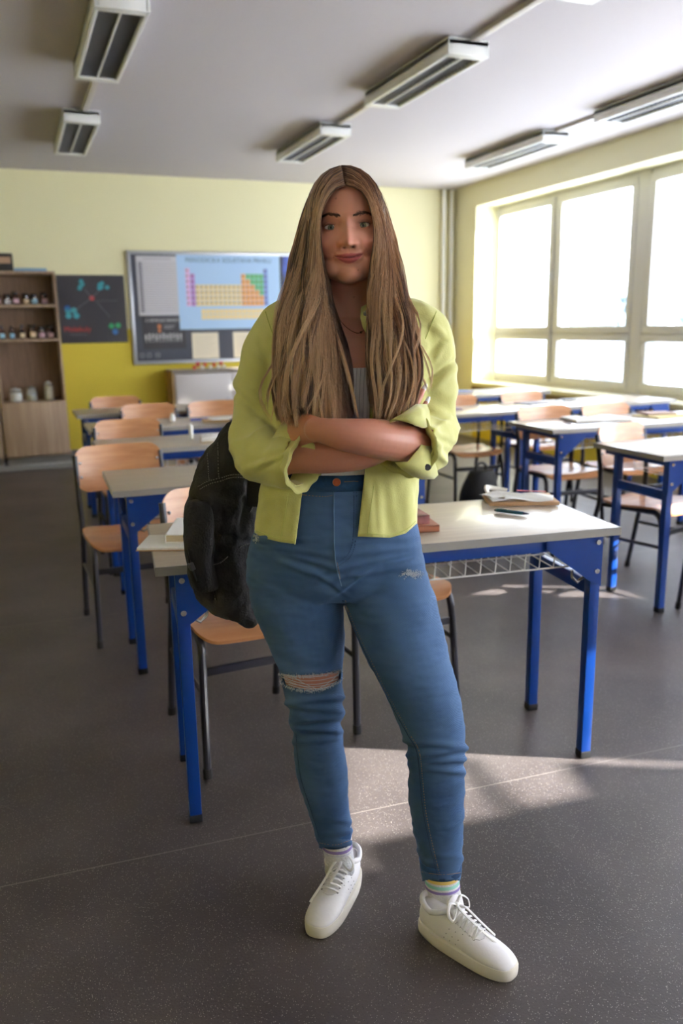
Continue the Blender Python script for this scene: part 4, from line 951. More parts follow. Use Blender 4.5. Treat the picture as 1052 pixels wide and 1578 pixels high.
P_, r_ = limb([(424, 515, .01, .044), (408, 570, .01, .044), (400, 630, .0, .042), (397, 690, -.02, .042), (408, 708, -.06, .043), (450, 699, -.12, .041), (500, 701, -.155, .037), (550, 699, -.165, .033), (582, 692, -.160, .028), (597, 683, -.150, .025)]); capsule(ab, P_, r_)
RW = P_[-1]; Fd = loc(632, 628, -.125)-loc(600, 682, -.150)
tipsR = hand(ab, RW, Fd, Vector((.25, -1, .1)), Vector((-.75, 0, .65)), (.10, .12, .14, .18), .90, .06)
P_, r_ = limb([(660, 515, .01, .044), (663, 570, .01, .044), (666, 625, 0, .042), (658, 668, -.03, .040), (644, 685, -.08, .041), (616, 681, -.15, .040), (575, 675, -.205, .037), (530, 670, -.225, .031), (498, 664, -.215, .0245), (487, 662, -.205, .0235)]); capsule(ab, P_, r_)
tipsL = hand(ab, P_[-1], loc(436, 655, -.115)-loc(487, 662, -.205), Vector((-.30, -1, .1)), Vector((0, .1, 1)), (.18, .20, .22, .25), .92, .02, tcurl=.1, tuck=True)
armme = remesh(ab, .0026, 3, .5)
# nails
NAIL = mat('white nail polish', (226, 220, 220), .2, Coat_Weight=.6)
for tp, d_, rr, i in tipsR+tipsL:
    b = MB(); n_ = Vector((.1, -1, .12)); n_ = (n_-d_*n_.dot(d_)).normalized(); sd = d_.cross(n_).normalized(); G_ = []
    for i2 in range(7):
        a = -.9+1.8*i2/6; G_.append([tp+d_*(-.004+.015*j/5)+(n_*math.cos(a)+sd*math.sin(a))*(rr+.0006)*(1-.35*max(0, j/5-.6)/.4*abs(a))+n_*(.0003) for j in range(6)])
    b.grid(G_); G2 = [[q-n_*.0012 for q in rg] for rg in G_]; b.grid(G2); b.build('fingernail', NAIL, person)
lb = MB()
lb.grid(pxloft(smoothrows(TORSO), -.006), closed=True, capends=True)
lb.grid(pxloft(smoothrows(HIPS), -.008), closed=True, capends=True)
for L_ in (LEG_R, LEG_L): lb.grid(pxloft(smoothrows(L_), -.006, 32), closed=True, capends=True)
lowme = remesh(lb, .007, 3, .5)
def skinned(me_):
    if 'tint' not in me_.color_attributes:
        ca = me_.color_attributes.new('tint', 'FLOAT_COLOR', 'POINT'); n_ = len(me_.vertices); ca.data.foreach_set('color', np.tile(np.array([*SK, 1.0], np.float32), n_))
lidmb = MB()
for gg in lidparts: lidmb.grid(gg)
lidme = bpy.data.meshes.new('lids'); lidme.from_pydata([tuple(v) for v in lidmb.v], [], lidmb.f); lidme.update()
ca = lidme.color_attributes.new('tint', 'FLOAT_COLOR', 'POINT'); ca.data.foreach_set('color', np.tile(np.array([*lin((206, 140, 118)), 1.0], np.float32), len(lidme.vertices)))
bm = bmesh.new()
for q in (headme, armme, lowme, lidme): skinned(q); bm.from_mesh(q)
body = bpy.data.meshes.new('body'); bm.to_mesh(body); bm.free()
bodyo = link(body, 'body', SKIN)

# ---------------------------------------------------------------- hair
def hair_mat():
    m = bpy.data.materials.new('hair'); m.use_nodes = True; t = m.node_tree; b = t.nodes['Principled BSDF']
    a = t.nodes.new('ShaderNodeAttribute'); a.attribute_name = 'tint'; t.links.new(a.outputs['Color'], b.inputs['Base Color'])
    b.inputs['Roughness'].default_value = .32; b.inputs['Specular IOR Level'].default_value = .5; b.inputs['Sheen Weight'].default_value = .2
    return m
HAIR = hair_mat()
GL = [
 [(519, 263, .035), (503, 266, .035), (484, 288, .035), (469, 330, .03), (456, 375, .02), (445, 420, -.01), (436, 465, -.06), (427, 510, -.10), (421, 560, -.125), (417, 600, -.135), (425, 642, -.14)],
 [(521, 262, .01), (504, 269, -.0), (485, 296, -.01), (474, 340, -.02), (464, 390, -.03), (455, 437, -.06), (447, 485, -.11), (440, 535, -.14), (434, 585, -.15), (434, 618, -.155), (438, 646, -.16)],
 [(524, 264, -.025), (505, 275, -.04), (488, 303, -.05), (480, 346, -.058), (474, 398, -.065), (469, 448, -.10), (463, 498, -.14), (458, 548, -.155), (455, 590, -.165), (455, 622, -.17), (457, 650, -.175)],
 [(527, 270, -.055), (508, 281, -.067), (492, 308, -.077), (485, 346, -.084), (482, 398, -.086), (481, 448, -.11), (480, 498, -.145), (480, 548, -.16), (480, 590, -.168), (481, 622, -.172), (483, 650, -.175)],
 [(529, 278, -.080), (513, 287, -.086), (497, 311, -.092), (489, 346, -.094), (487, 395, -.094), (490, 443, -.108), (497, 498, -.14), (503, 548, -.155), (508, 590, -.165), (511, 622, -.17), (513, 650, -.172)],
 [(531, 286, -.096), (516, 292, -.100), (501, 313, -.101), (491, 347, -.098), (489, 396, -.094), (496, 438, -.100), (509, 493, -.13), (523, 543, -.15), (535, 590, -.16), (542, 620, -.165), (549, 647, -.168)]]
GRt = [
 [(524, 262, .035), (545, 264, .035), (571, 279, .035), (589, 310, .03), (601, 350, .02), (612, 395, .0), (623, 440, -.04), (636, 485, -.085), (647, 530, -.11), (651, 580, -.12), (644, 628, -.13)],
 [(525, 261, .01), (547, 266, -.0), (569, 284, -.01), (586, 318, -.02), (597, 360, -.03), (606, 405, -.055), (617, 450, -.09), (629, 500, -.12), (637, 550, -.14), (638, 600, -.145), (630, 638, -.15)],
 [(527, 264, -.025), (549, 271, -.04), (567, 289, -.05), (582, 322, -.058), (592, 362, -.065), (598, 410, -.08), (604, 455, -.115), (614, 505, -.145), (620, 555, -.16), (620, 605, -.165), (613, 644, -.168)],
 [(529, 270, -.055), (550, 278, -.067), (566, 296, -.077), (578, 325, -.084), (587, 362, -.086), (590, 410, -.096), (590, 455, -.125), (595, 505, -.15), (600, 555, -.165), (602, 605, -.17), (598, 648, -.174)],
 [(531, 278, -.080), (551, 285, -.086), (566, 301, -.092), (577, 330, -.094), (584, 365, -.094), (583, 410, -.098), (583, 455, -.115), (585, 505, -.145), (582, 555, -.16), (588, 605, -.168), (586, 648, -.172)],
 [(533, 286, -.096), (552, 291, -.100), (565, 305, -.102), (575, 334, -.099), (582, 368, -.096), (580, 412, -.096), (577, 455, -.11), (576, 500, -.14), (573, 545, -.155), (574, 600, -.165), (579, 648, -.168)]]
# inner dark brown lock beside the neck, and the hair that falls down her back
GN = [[(503, 400, -.02), (501, 425, -.04), (503, 455, -.07), (511, 495, -.11), (522, 535, -.13), (530, 575, -.14), (535, 610, -.15), (538, 640, -.155)],
      [(508, 410, .0), (507, 435, -.02), (510, 462, -.05), (520, 495, -.09), (532, 530, -.115), (539, 565, -.13), (542, 600, -.14), (544, 630, -.145)]]
GN2 = [[(575, 400, -.02), (574, 425, -.04), (571, 455, -.07), (571, 490, -.11), (570, 525, -.13), (572, 560, -.14), (577, 600, -.145), (581, 640, -.15)],
       [(583, 405, -.02), (584, 430, -.04), (583, 455, -.06), (580, 490, -.10), (581, 525, -.12), (583, 560, -.135), (586, 600, -.14), (589, 640, -.145)]]
GBk = [[(520, 262, .04), (500, 272, .075), (484, 310, .10), (474, 370, .105), (468, 430, .088), (462, 490, .098), (458, 550, .118), (460, 600, .125)],
       [(521, 261, .04), (516, 268, .095), (512, 310, .122), (510, 370, .112), (510, 430, .095), (510, 490, .10), (510, 550, .122), (510, 600, .13)],
       [(522, 261, .04), (536, 268, .095), (545, 310, .122), (548, 370, .112), (550, 430, .095), (552, 490, .10), (555, 550, .122), (555, 600, .13)],
       [(523, 262, .04), (553, 272, .075), (575, 310, .10), (587, 370, .105), (595, 430, .088), (605, 490, .098), (612, 550, .118), (612, 600, .125)]]
def tocurve(g_, n=30):
    g_ = [(p[0]+(532-p[0])*(.085*min(1, max(0, (p[1]-330)/70))-.03*min(1, max(0, (p[1]-560)/60))), p[1], p[2]) for p in g_]
    if g_[-1][1] > 605 and g_[-1][2] < 0: l_ = g_[-1]; g_.append((l_[0]+(532-l_[0])*.03, l_[1]+22, l_[2]+.004))
    q = [tuple(loc(*p)) for p in g_]; q = smoothrows(q, 10); q = np.array(q); d_ = np.r_[0, np.cumsum(np.linalg.norm(np.diff(q, axis=0), axis=1))]
    u = np.linspace(0, d_[-1], n); return np.stack([np.interp(u, d_, q[:, i]) for i in range(3)], 1)
def field(guides, n=30):
    C_ = np.array([tocurve(g_, n) if not isinstance(g_, np.ndarray) else g_ for g_ in guides])
    def f(s):
        k = s*(len(C_)-1); i = min(int(k), len(C_)-2); u = k-i; a, b_, c, d = C_[max(i-1, 0)], C_[i], C_[i+1], C_[min(i+2, len(C_)-1)]
        return 0.5*((2*b_)+(-a+c)*u+(2*a-5*b_+4*c-d)*u*u+(-a+3*b_-3*c+d)*u**3)
    return f
FL, FR, FN, FN2, FB = field(GL), field(GRt), field(GN), field(GN2), field(GBk)
def side(ga, gb, sx):   # hair over the ears, between the front curtain and the back
    A_, B_ = tocurve(ga), tocurve(gb); u = np.linspace(0, 1, 30)[:, None]; out = np.array([[sx*.022, 0, 0]])*np.sin(np.clip(u*1.5, 0, 1)*math.pi/2)
    return [A_, A_*.67+B_*.33+out*.8, A_*.33+B_*.67+out, B_]
FSL, FSR = field(side(GL[0], GBk[0], -1)), field(side(GRt[0], GBk[3], 1))
rng = np.random.default_rng(7)
hv, hf, hc = [], [], []
BR = np.array([lin(c) for c in ((88, 60, 48), (144, 102, 76), (196, 152, 114), (232, 196, 154), (246, 224, 192))])
def colour(u, tone):   # u along the strand, tone 0 dark .. 1 light; roots are darker
    v = np.clip(tone*3.8-1.5*np.exp(-(u/.17)**2)-.35*np.exp(-((u-.62)/.22)**2)+.35*(u > 2)-.1, 0, 4); i = np.clip(v.astype(int), 0, 3); f = (v-i)[:, None]
    return BR[i]*(1-f)+BR[i+1]*f
HMi = np.array(HM.inverted()); HMf = np.array(HM)
def offskull(P_):   # keep the strands just outside the skull
    Q = P_@HMi[:3, :3].T+HMi[:3, 3]; c0 = np.array([0, .008, .128]); rd = np.array([.0800, .1005, .0975]); q = np.linalg.norm((Q-c0)/rd, axis=1)
    k = np.where((q < 1.0) & (Q[:, 2] > .075), 1/np.maximum(q, .3), 1.0)*np.where(Q[:, 2] > .075, 1+.0, 1); w_ = np.clip((Q[:, 2]-.075)/.03, 0, 1)[:, None]
    Q2 = c0+(Q-c0)*k[:, None]; Q = Q*(1-w_)+Q2*w_; return Q@HMf[:3, :3].T+HMf[:3, 3]
def strand(P_, r0, tone, taper=.5):
    P_ = offskull(P_)+rng.normal(0, .0012, 3)*np.linspace(.3, 1, len(P_))[:, None]; n = len(P_); T = np.gradient(P_, axis=0); T /= np.linalg.norm(T, axis=1)[:, None]+1e-9
    A = np.cross(T, np.array([.3, -1, .2])); A /= np.linalg.norm(A, axis=1)[:, None]+1e-9; B_ = np.cross(T, A)
    u = np.linspace(0, 1, n); r_ = r0*(1-taper*u**2)*np.clip(u*12+.3, 0, 1); r_[-1] *= .15
    base = sum(len(a) for a in hv); vs = np.empty((n*3, 3))
    for k in range(3):
        a = 2*math.pi*k/3+.5; vs[k::3] = P_+(A*math.cos(a)+B_*math.sin(a))*r_[:, None]
    hv.append(vs); c = colour(u, tone); hc.append(np.repeat(c, 3, axis=0))
    i = np.arange(n-1)[:, None]*3
    for k in range(3): hf.append(np.stack([base+i[:, 0]+k, base+i[:, 0]+(k+1) % 3, base+i[:, 0]+(k+1) % 3+3, base+i[:, 0]+k+3], 1))
def locks(F_, nlock, per, thick, wave, lo=0, hi=1, tone0=.55, tvar=.3, n=30, deep=0.0, r0=.00065, split=.35, spread=.0085, gloss=0):
    u = np.linspace(0, 1, n)
    for L_ in range(nlock):
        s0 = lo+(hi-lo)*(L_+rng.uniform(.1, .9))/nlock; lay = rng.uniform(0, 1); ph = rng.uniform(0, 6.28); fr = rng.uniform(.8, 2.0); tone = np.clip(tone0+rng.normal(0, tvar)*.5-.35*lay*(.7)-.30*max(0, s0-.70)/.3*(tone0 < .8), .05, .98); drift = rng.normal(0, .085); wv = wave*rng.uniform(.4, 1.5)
        if s0 > .72 and deep == 0 and hi == 1 and F_ in (FL, FR): drift = -abs(drift); wv *= .35
        endcut = rng.uniform(.93, 1.0)
        for k in range(per):
            a, rr = rng.uniform(0, 6.28), math.sqrt(rng.uniform(0, 1)); s1 = np.clip(s0+.02*rr*math.cos(a)/max(1, nlock/20), 0, 1)
            C0 = F_(np.clip(s1, 0, 1)); C1 = F_(np.clip(s1+drift, 0, 1)); uu = (u[:, None]**1.5); P_ = C0*(1-uu)+C1*uu
            e = np.clip((u-.12)/.3, 0, 1)
            amp = spread*(.25+.75*np.sin(np.clip(u*1.15, 0, 1)*math.pi)**.8)*e
            P_ = P_+np.stack([amp*rr*math.cos(a)+wv*np.sin(u*fr*6.28+ph)*e*(.3+u), -thick*(1-lay)*np.clip(.12+(u-.30)*2.4, .12, 1)+deep+amp*.6*rr*math.sin(a)+.4*wv*np.cos(u*fr*6.28+ph)*e, wv*.1*np.sin(u*9+a)], 1)
            m_ = max(8, int(n*(endcut-rng.uniform(0, .04)))); strand(P_[:m_], r0*rng.uniform(.7, 1.25), float(np.clip(tone+rng.normal(0, .09), .02, 1)))
for F_ in (FL, FR):
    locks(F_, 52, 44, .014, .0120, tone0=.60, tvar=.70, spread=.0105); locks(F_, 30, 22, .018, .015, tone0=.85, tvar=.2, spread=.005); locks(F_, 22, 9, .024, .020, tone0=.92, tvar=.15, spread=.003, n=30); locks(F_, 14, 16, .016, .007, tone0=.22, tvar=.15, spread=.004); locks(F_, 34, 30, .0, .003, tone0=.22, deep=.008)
    for k in range(60):   # stray single hairs
        P_ = F_(rng.uniform(0, 1)); u = np.linspace(0, 1, len(P_)); P_ = P_+np.stack([rng.normal(0, .012)*u+.008*np.sin(u*rng.uniform(4, 12)+k)*u, -.016-.01*rng.uniform(0, 1)*u, 0*u], 1); strand(P_[:int(rng.integers(16, 26))], .0004, rng.uniform(.5, .95))
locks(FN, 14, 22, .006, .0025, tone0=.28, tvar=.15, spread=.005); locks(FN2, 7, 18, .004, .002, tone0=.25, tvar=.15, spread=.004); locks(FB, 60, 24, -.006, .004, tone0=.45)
for F_ in (FSL, FSR): locks(F_, 50, 26, .0, .003, lo=.08, hi=1, tone0=.5, spread=.006)
HV = np.concatenate(hv); HF = np.concatenate(hf); HC = np.concatenate(hc)
hm = bpy.data.meshes.new('hair'); hm.vertices.add(len(HV)); hm.vertices.foreach_set('co', HV.astype(np.float32).ravel())
hm.loops.add(HF.size); hm.loops.foreach_set('vertex_index', HF.astype(np.int32).ravel()); hm.polygons.add(len(HF)); hm.polygons.foreach_set('loop_start', np.arange(0, HF.size, 4, dtype=np.int32)); hm.polygons.foreach_set('loop_total', np.full(len(HF), 4, np.int32))
hm.update(calc_edges=True)
ca = hm.color_attributes.new('tint', 'FLOAT_COLOR', 'POINT'); ca.data.foreach_set('color', np.c_[HC, np.ones(len(HV))].astype(np.float32).ravel())
hair = link(hm, 'hair', HAIR)
# hair mass underneath the strands
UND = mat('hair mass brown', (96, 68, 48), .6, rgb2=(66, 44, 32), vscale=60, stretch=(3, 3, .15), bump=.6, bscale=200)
b = MB()
for F_, dp in ((FL, .010), (FR, .010), (FB, -.012), (FSL, .0), (FSR, .0)):
    G1 = [F_(.06+.88*k/20) for k in range(21)]; n_ = 28
    A_ = [[Vector(p)+Vector((0, dp+.004, 0)) for i, p in enumerate(g_[7:n_])] for g_ in G1]; B_ = [[p+Vector((0, (.014 if dp > 0 else -.014)*min(1, i/5), 0)) for i, p in enumerate(g_)] for g_ in A_]
    b.grid(A_); b.grid(B_)
hmass = b.build('hair_mass', UND, hair, smooth=180)
# scalp cap
b = MB(); gg = []
for i in range(25):
    th = math.pi*.62*i/24; row = []
    for k in range(48):
        a = 2*math.pi*k/48; fr = max(0, -math.sin(a)); thm = th*(1-.50*fr**1.5)
        row.append(HM @ Vector((.0755*math.sin(thm)*math.cos(a), .008+.0955*math.sin(thm)*math.sin(a), .128+.0925*math.cos(thm))))
    gg.append(row)
b.grid(gg, closed=True); b.build('hair_cap', UND, hair, smooth=180)

# ---------------------------------------------------------------- clothes
def projpx(V_):   # body-frame points -> picture position
    W_ = np.array(PO)[None]+V_[:, :1]*np.array(LX)[None]+V_[:, 1:2]*np.array(LY)[None]+V_[:, 2:3]*np.array([0, 0, 1.0])[None]-np.array([0, 0, CAM_H])[None]
    d_ = W_@np.array(cF); return 526+FPX*(W_@np.array(cR))/d_, 789-FPX*(W_@np.array(cU))/d_
def cut(me_, fn):   # fn(centres, normals) -> delete mask; returns mesh in place
    bm = bmesh.new(); bm.from_mesh(me_); bm.faces.ensure_lookup_table(); bm.normal_update()
    C_ = np.array([f.calc_center_median() for f in bm.faces]); N_ = np.array([f.normal for f in bm.faces]); k = fn(C_, N_)
    bmesh.ops.delete(bm, geom=[bm.faces[i] for i in np.nonzero(k)[0]], context='FACES'); 
    bmesh.ops.delete(bm, geom=[v for v in bm.verts if not v.link_faces], context='VERTS'); bm.to_mesh(me_); bm.free()
def boundary(me_):
    bm = bmesh.new(); bm.from_mesh(me_); bm.verts.ensure_lookup_table(); m_ = np.array([any(e.is_boundary for e in v.link_edges) for v in bm.verts]); bm.free(); return m_
def solidify(o, th, off=-1):
    m = o.modifiers.new('thickness', 'SOLIDIFY'); m.thickness = th; m.offset = off; return o
def linep(pts, n=60):
    q = smoothrows([tuple(p)+(0,) for p in pts], 12); return [(a[0], a[1]) for a in q]
def seam(bvh, pts, r, name, m, par, off=.0006, dashed=0):
    b = MB(); run = []; k = 0
    for p in linep(pts):
        h = hitpx(bvh, p[0], p[1], off)
        if h: run.append(h[0])
    if len(run) < 2: return None
    if dashed:
        q = []; d_ = 0
        for i in range(len(run)-1):
            L_ = (run[i+1]-run[i]).length; s_ = 0
            while s_ < L_: q.append(run[i].lerp(run[i+1], s_/max(L_, 1e-9))); s_ += dashed
        for i in range(0, len(q)-1, 2): b.tube([q[i], q[i+1]], r, 4)
    else: b.tube(run, r, 6, flat=.6)
    return b.build(name, m, par)
# ---- jeans
jb = MB(); JT = smoothrows([(722, 438, 608, 0, .100)]+HIPS[2:])
jb.grid(pxloft(smoothrows(HIPS), .004), closed=True, capends=True)
for L_ in (LEG_R, LEG_L): jb.grid(pxloft(smoothrows(L_), .0015, 36), closed=True, capends=True)
jm = remesh(jb, .0042, 4, .5)
V = getco(jm); N = getno(jm); X_, Y_ = projpx(V)
def bump1(c, w_, arr): return np.exp(-((arr-c)/w_)**2)
dsp = np.zeros(len(V)); isR = X_ < 400+ (Y_-700)*.31+60
for (yc, w_, a, sl) in ((1078, 5, .0028, .10), (1092, 5, .0026, -.12), (1108, 6, .0034, .10), (1124, 5, .0030, -.08), (1140, 6, .0022, .12)):
    dsp += a*bump1(yc, w_, Y_+(X_-490)*sl)*isR
    dsp -= a*.6*bump1(yc+8, w_, Y_+(X_-490)*sl)*isR
for (yc, w_, a, sl) in ((1146, 5, .003, -.10), (1160, 5, .0036, .10), (1172, 6, .0034, .06), (1186, 5, .0022, -.1), (1330, 5, .0016, .1), (1316, 5, .0014, -.1)):
    dsp += a*bump1(yc, w_, Y_+(X_-670)*sl)*(~isR); dsp -= a*.6*bump1(yc+8, w_, Y_+(X_-670)*sl)*(~isR)
for (yc, w_, a, sl) in ((1262, 5, .0018, -.15), (1284, 5, .002, .12), (1296, 4, .0015, -.1)):
    dsp += a*bump1(yc, w_, Y_+(X_-510)*sl)*isR
for (cx, cy, wx, wy, sl, a) in ((560, 868, 60, 4, -.22, .0026), (570, 882, 70, 4, -.18, .0024), (585, 850, 60, 4, -.12, .002), (590, 832, 55, 4, -.08, .0018), (490, 868, 40, 4, .3, .0024), (480, 884, 45, 4, .38, .0022), (470, 850, 50, 4, .15, .0016), (505, 896, 25, 4, .7, .003), (545, 896, 25, 4, -.7, .003), (440, 830, 50, 4, .05, .0014)):
    q = Y_-cy-(X_-cx)*sl; dsp += a*np.exp(-(q/wy)**2-((X_-cx)/wx)**2)*(N[:, 1] < .2)-a*.7*np.exp(-((q-7)/wy)**2-((X_-cx)/wx)**2)*(N[:, 1] < .2)
dsp += .0016*fbm(V, (14, 14, 40), 3.1)
V = V+N*(dsp*1.6)[:, None]
setco(jm, V)
wz = loc(520, 733, -.1).z
hemR = lambda C_: projpx(C_)[1]-(1308-(projpx(C_)[0]-495)*.2)
hemL = lambda C_: projpx(C_)[1]-(1355+(projpx(C_)[0]-680)*.03)
def ripmask(px_, py_): 
    u = (px_-478)/47; up_ = 1036+5*(1-u*u)+(-u)*3; lw = 1047-2*u+17*np.clip(1-u*u, 0, 1)**.8
    return (np.abs(u) < 1) & (py_ > up_) & (py_ < lw)
def jcut(C_, N_):
    px_, py_ = projpx(C_); right = px_ < 590
    return (C_[:, 2] > wz) | (right & (py_ > 1306) & (C_[:, 2] < .3)) | (~right & (py_ > 1356) & (C_[:, 2] < .3)) | (ripmask(px_, py_) & (N_[:, 1] < .1))
jeansfull = bvh_of(jm); cut(jm, jcut)
jeans = link(jm, 'jeans', DENIM); solidify(jeans, .0022)
# hems, waistband, button, fly and seams
def band(name, rows, off, m, par, th=.003, n=48):
    b = MB(); A_ = pxloft(rows, off, n); b.grid(A_, closed=True); o = b.build(name, m, par, smooth=180); solidify(o, th, 0); return o
band('ankle_hem', [(1276, 486, 540.5, .012, .0395), (1284, 488.5, 540, .012, .0385), (1293, 491, 539.5, .012, .0385)], .0012, HEM, jeans)
band('ankle_hem', [(1322, 647, 710, -.10, .0405), (1331, 648.5, 709.5, -.10, .0395), (1341, 650, 709, -.10, .0385)], .0012, HEM, jeans)
band('waistband', [(720, 437, 608, 0, .1010), (732, 436, 609, 0, .1020), (743, 431, 612, 0, .1030)], .0045, HEM, jeans)
wb = bvh_of(jm)
bp_ = loc(518.5, 743, -.1125); b = MB(); b.tube([bp_, bp_+Vector((0, -.004, 0))], [.0085, .0078], 20); b.tube([bp_+Vector((0, -.004, 0)), bp_+Vector((0, -.0055, 0))], [.0045, .0035], 16)
b.build('jeans_button', mat('copper button', (186, 98, 62), .3, metal=.85), jeans)
b = MB(); b.tube([loc(530, 742.5, -.1125), loc(545, 741.5, -.112), loc(552, 742, -.1115)], .0012, 6, flat=.5); b.build('buttonhole', STITCH, jeans)
seam(jeansfull, [(514, 757), (514.5, 800), (515, 840), (518, 872), (526, 903)], .0013, 'fly_edge', FRAY if False else mat('faded seam', (112, 146, 178), .9), jeans, .0012)
seam(jeansfull, [(545, 758), (545, 800), (543, 835), (537, 853), (527, 862), (518, 868)], .0007, 'fly_stitching', DSEAM, jeans, .0008, .004)
seam(jeansfull, [(549, 758), (549, 800), (547, 838), (540, 857), (529, 867), (519, 874)], .0007, 'fly_stitching', DSEAM, jeans, .0008, .004)
seam(jeansfull, [(524, 892), (522, 880), (519, 866)], .0009, 'crotch_seam', STITCH, jeans, .001, .004)
seam(jeansfull, [(528, 925), (543, 965), (562, 1005), (584, 1050), (606, 1092), (628, 1132), (642, 1158), (647, 1200), (652, 1250), (662, 1300), (674, 1350)], .0016, 'inseam', DSEAM, jeans, .0004)
seam(jeansfull, [(532, 925), (547, 965), (566, 1005), (588, 1050), (610, 1092), (632, 1132), (646, 1158), (651, 1200), (656, 1250), (666, 1300), (678, 1350)], .0007, 'inseam_stitching', STITCH, jeans, .0010, .004)
seam(jeansfull, [(456, 1130), (458, 1160), (464, 1200), (478, 1245), (492, 1290)], .0012, 'outseam', DSEAM, jeans, .0004)
seam(jeansfull, [(440, 758), (470, 763), (500, 765), (512, 763)], .0007, 'yoke_stitching', STITCH, jeans, .0008, .004)
seam(jeansfull, [(494, 1297), (518, 1300), (539, 1294)], .0006, 'hem_stitching', STITCH, jeans, .0042, .004)
seam(jeansfull, [(652, 1343), (680, 1346), (707, 1343)], .0006, 'hem_stitching', STITCH, jeans, .0042, .004)
# ripped knee: white threads across the hole and a frayed rim
rnd = random.Random(3)
def fray(name, path, n, L_, r=.00045, spread=1.0):
    b = MB()
    for k in range(n):
        p = path[rnd.randrange(len(path))]; h = hitpx(jeansfull, p[0]+rnd.gauss(0, 1.2), p[1]+rnd.gauss(0, 1.2)*spread, .0022)
        if not h: continue
        a = rnd.uniform(0, 6.28); v = Vector((math.cos(a), -rnd.uniform(.1, .5), math.sin(a)))*L_*rnd.uniform(.4, 1); w_ = Vector((rnd.gauss(0, .3), -.1, rnd.gauss(0, .3)))*L_
        b.tube([h[0], h[0]+v*.6, h[0]+v+w_*.4], [r, r*.8, r*.3], 4)
    return b.build(name, FRAY, jeans)
rim = []
for i in range(80):
    u = -1+2*i/79; rim += [(478+47*u, 1036+5*(1-u*u)-u*3), (478+47*u, 1047-2*u+17*max(0, 1-u*u)**.8)]
fray('frayed_rim', rim, 700, .0045)
for (a, c, e, r_) in (((434, 1040), (480, 1058), (521, 1040), .0007), ((436, 1043), (478, 1064), (520, 1046), .0008), ((434, 1038), (470, 1048), (505, 1040), .0006), ((440, 1050), (485, 1066), (518, 1050), .0007), ((450, 1040), (462, 1052), (490, 1062), .0005), ((444, 1054), (476, 1068), (512, 1056), .0008), ((432, 1041), (452, 1056), (480, 1060), .0006), ((490, 1062), (508, 1052), (523, 1036), .0006), ((448, 1040), (456, 1047), (446, 1051), .0005)):
    b = MB(); P_ = []
    for i in range(13):
        u = i/12; x_ = (1-u)**2*a[0]+2*u*(1-u)*c[0]+u*u*e[0]; y_ = (1-u)**2*a[1]+2*u*(1-u)*c[1]+u*u*e[1]; h = hitpx(jeansfull, x_, y_, .001)
        if h: P_.append(h[0]+Vector((0, rnd.gauss(0, .0004), rnd.gauss(0, .0004))))
    b.tube(P_, r_, 5); b.build('thread', FRAY, jeans)
pt = [(633+rnd.gauss(0, 7), 884+rnd.gauss(0, 2.2)) for _ in range(60)]; fray('thigh_tear', pt, 260, .005, .0005)
pt = [(396+rnd.gauss(0, 1.5), 828+rnd.gauss(0, 3.5)) for _ in range(40)]; fray('hip_tear', pt, 60, .005, .0005)

# ---- white ribbed top
TPW = mat('white ribbed cotton', (236, 232, 236), .8); 
b = MB(); b.grid(pxloft(smoothrows([(563, 426, 652, -.006, .108), (610, 430, 642, -.006, .112), (650, 434, 630, 0, .104), (700, 439, 612, 0, .100), (738, 441, 606, 0, .0985)]), .003, 60), closed=True); top = b.build('camisole', TPW, person, smooth=180); solidify(top, .0015)
tb = bvh_of(top.data)
for x_ in (548, 554, 560, 566, 572, 578): seam(tb, [(x_+2, 567), (x_, 600), (x_-1, 645)], .0006, 'pinstripe', mat('grey pinstripe', (120, 112, 122), .8), top, .0004)
# ---- necklace
b = MB(); P_ = [h[0] for h in (hitpx(hbvh, a, c, .0015) for a, c in linep([(514, 480), (530, 502), (546, 513), (556, 513), (566, 502), (574, 482)])) if h]; b.tube(P_, .0006, 5); nk = b.build('necklace', mat('silver', (200, 198, 194), .2, metal=.9), person)
h = hitpx(hbvh, 556, 514, .003); b = MB(); b.ball(h[0], .0025, 8); b.build('pendant', MATS['silver'], nk)

# ---- lime shirt
SH_T = [(486, 432, 652, .008, .062), (500, 414, 668, .004, .085), (530, 410, 672, 0, .108), (570, 408, 670, -.004, .122), (620, 406, 662, -.004, .130), (680, 404, 650, 0, .120), (740, 401, 646, 0, .120), (790, 396, 643, .004, .126), (825, 391, 642, .006, .130), (850, 388, 643, .006, .132)]
sbm = MB(); sbm.grid(pxloft(smoothrows(SH_T), 0, 48), closed=True, capends=True)
PR, rR = limb([(470, 490, .02, .044), (442, 497, .01, .049), (430, 514, .01, .055), (417, 545, .01, .0605), (409, 585, .005, .062), (404, 630, .0, .064), (403, 670, -.02, .067), (412, 700, -.055, .067), (444, 708, -.115, .057), (484, 711, -.158, .050)]); sbm.tube(PR[:-3], rR[:-3], 28); sbm.ball(PR[0], rR[0], 12)
PL, rL = limb([(600, 490, .02, .044), (634, 497, .01, .049), (652, 514, .01, .056), (657, 545, .01, .0610), (659, 590, .005, .062), (659, 630, 0, .063), (658, 664, -.02, .064), (648, 684, -.06, .064), (622, 682, -.135, .056), (590, 680, -.19, .050)]); sbm.tube(PL[:-7], rL[:-7], 28); sbm.ball(PL[0], rL[0], 12)
sm = remesh(sbm, .0046, 5, .5)
V = getco(sm); N = getno(sm); X_, Y_ = projpx(V)
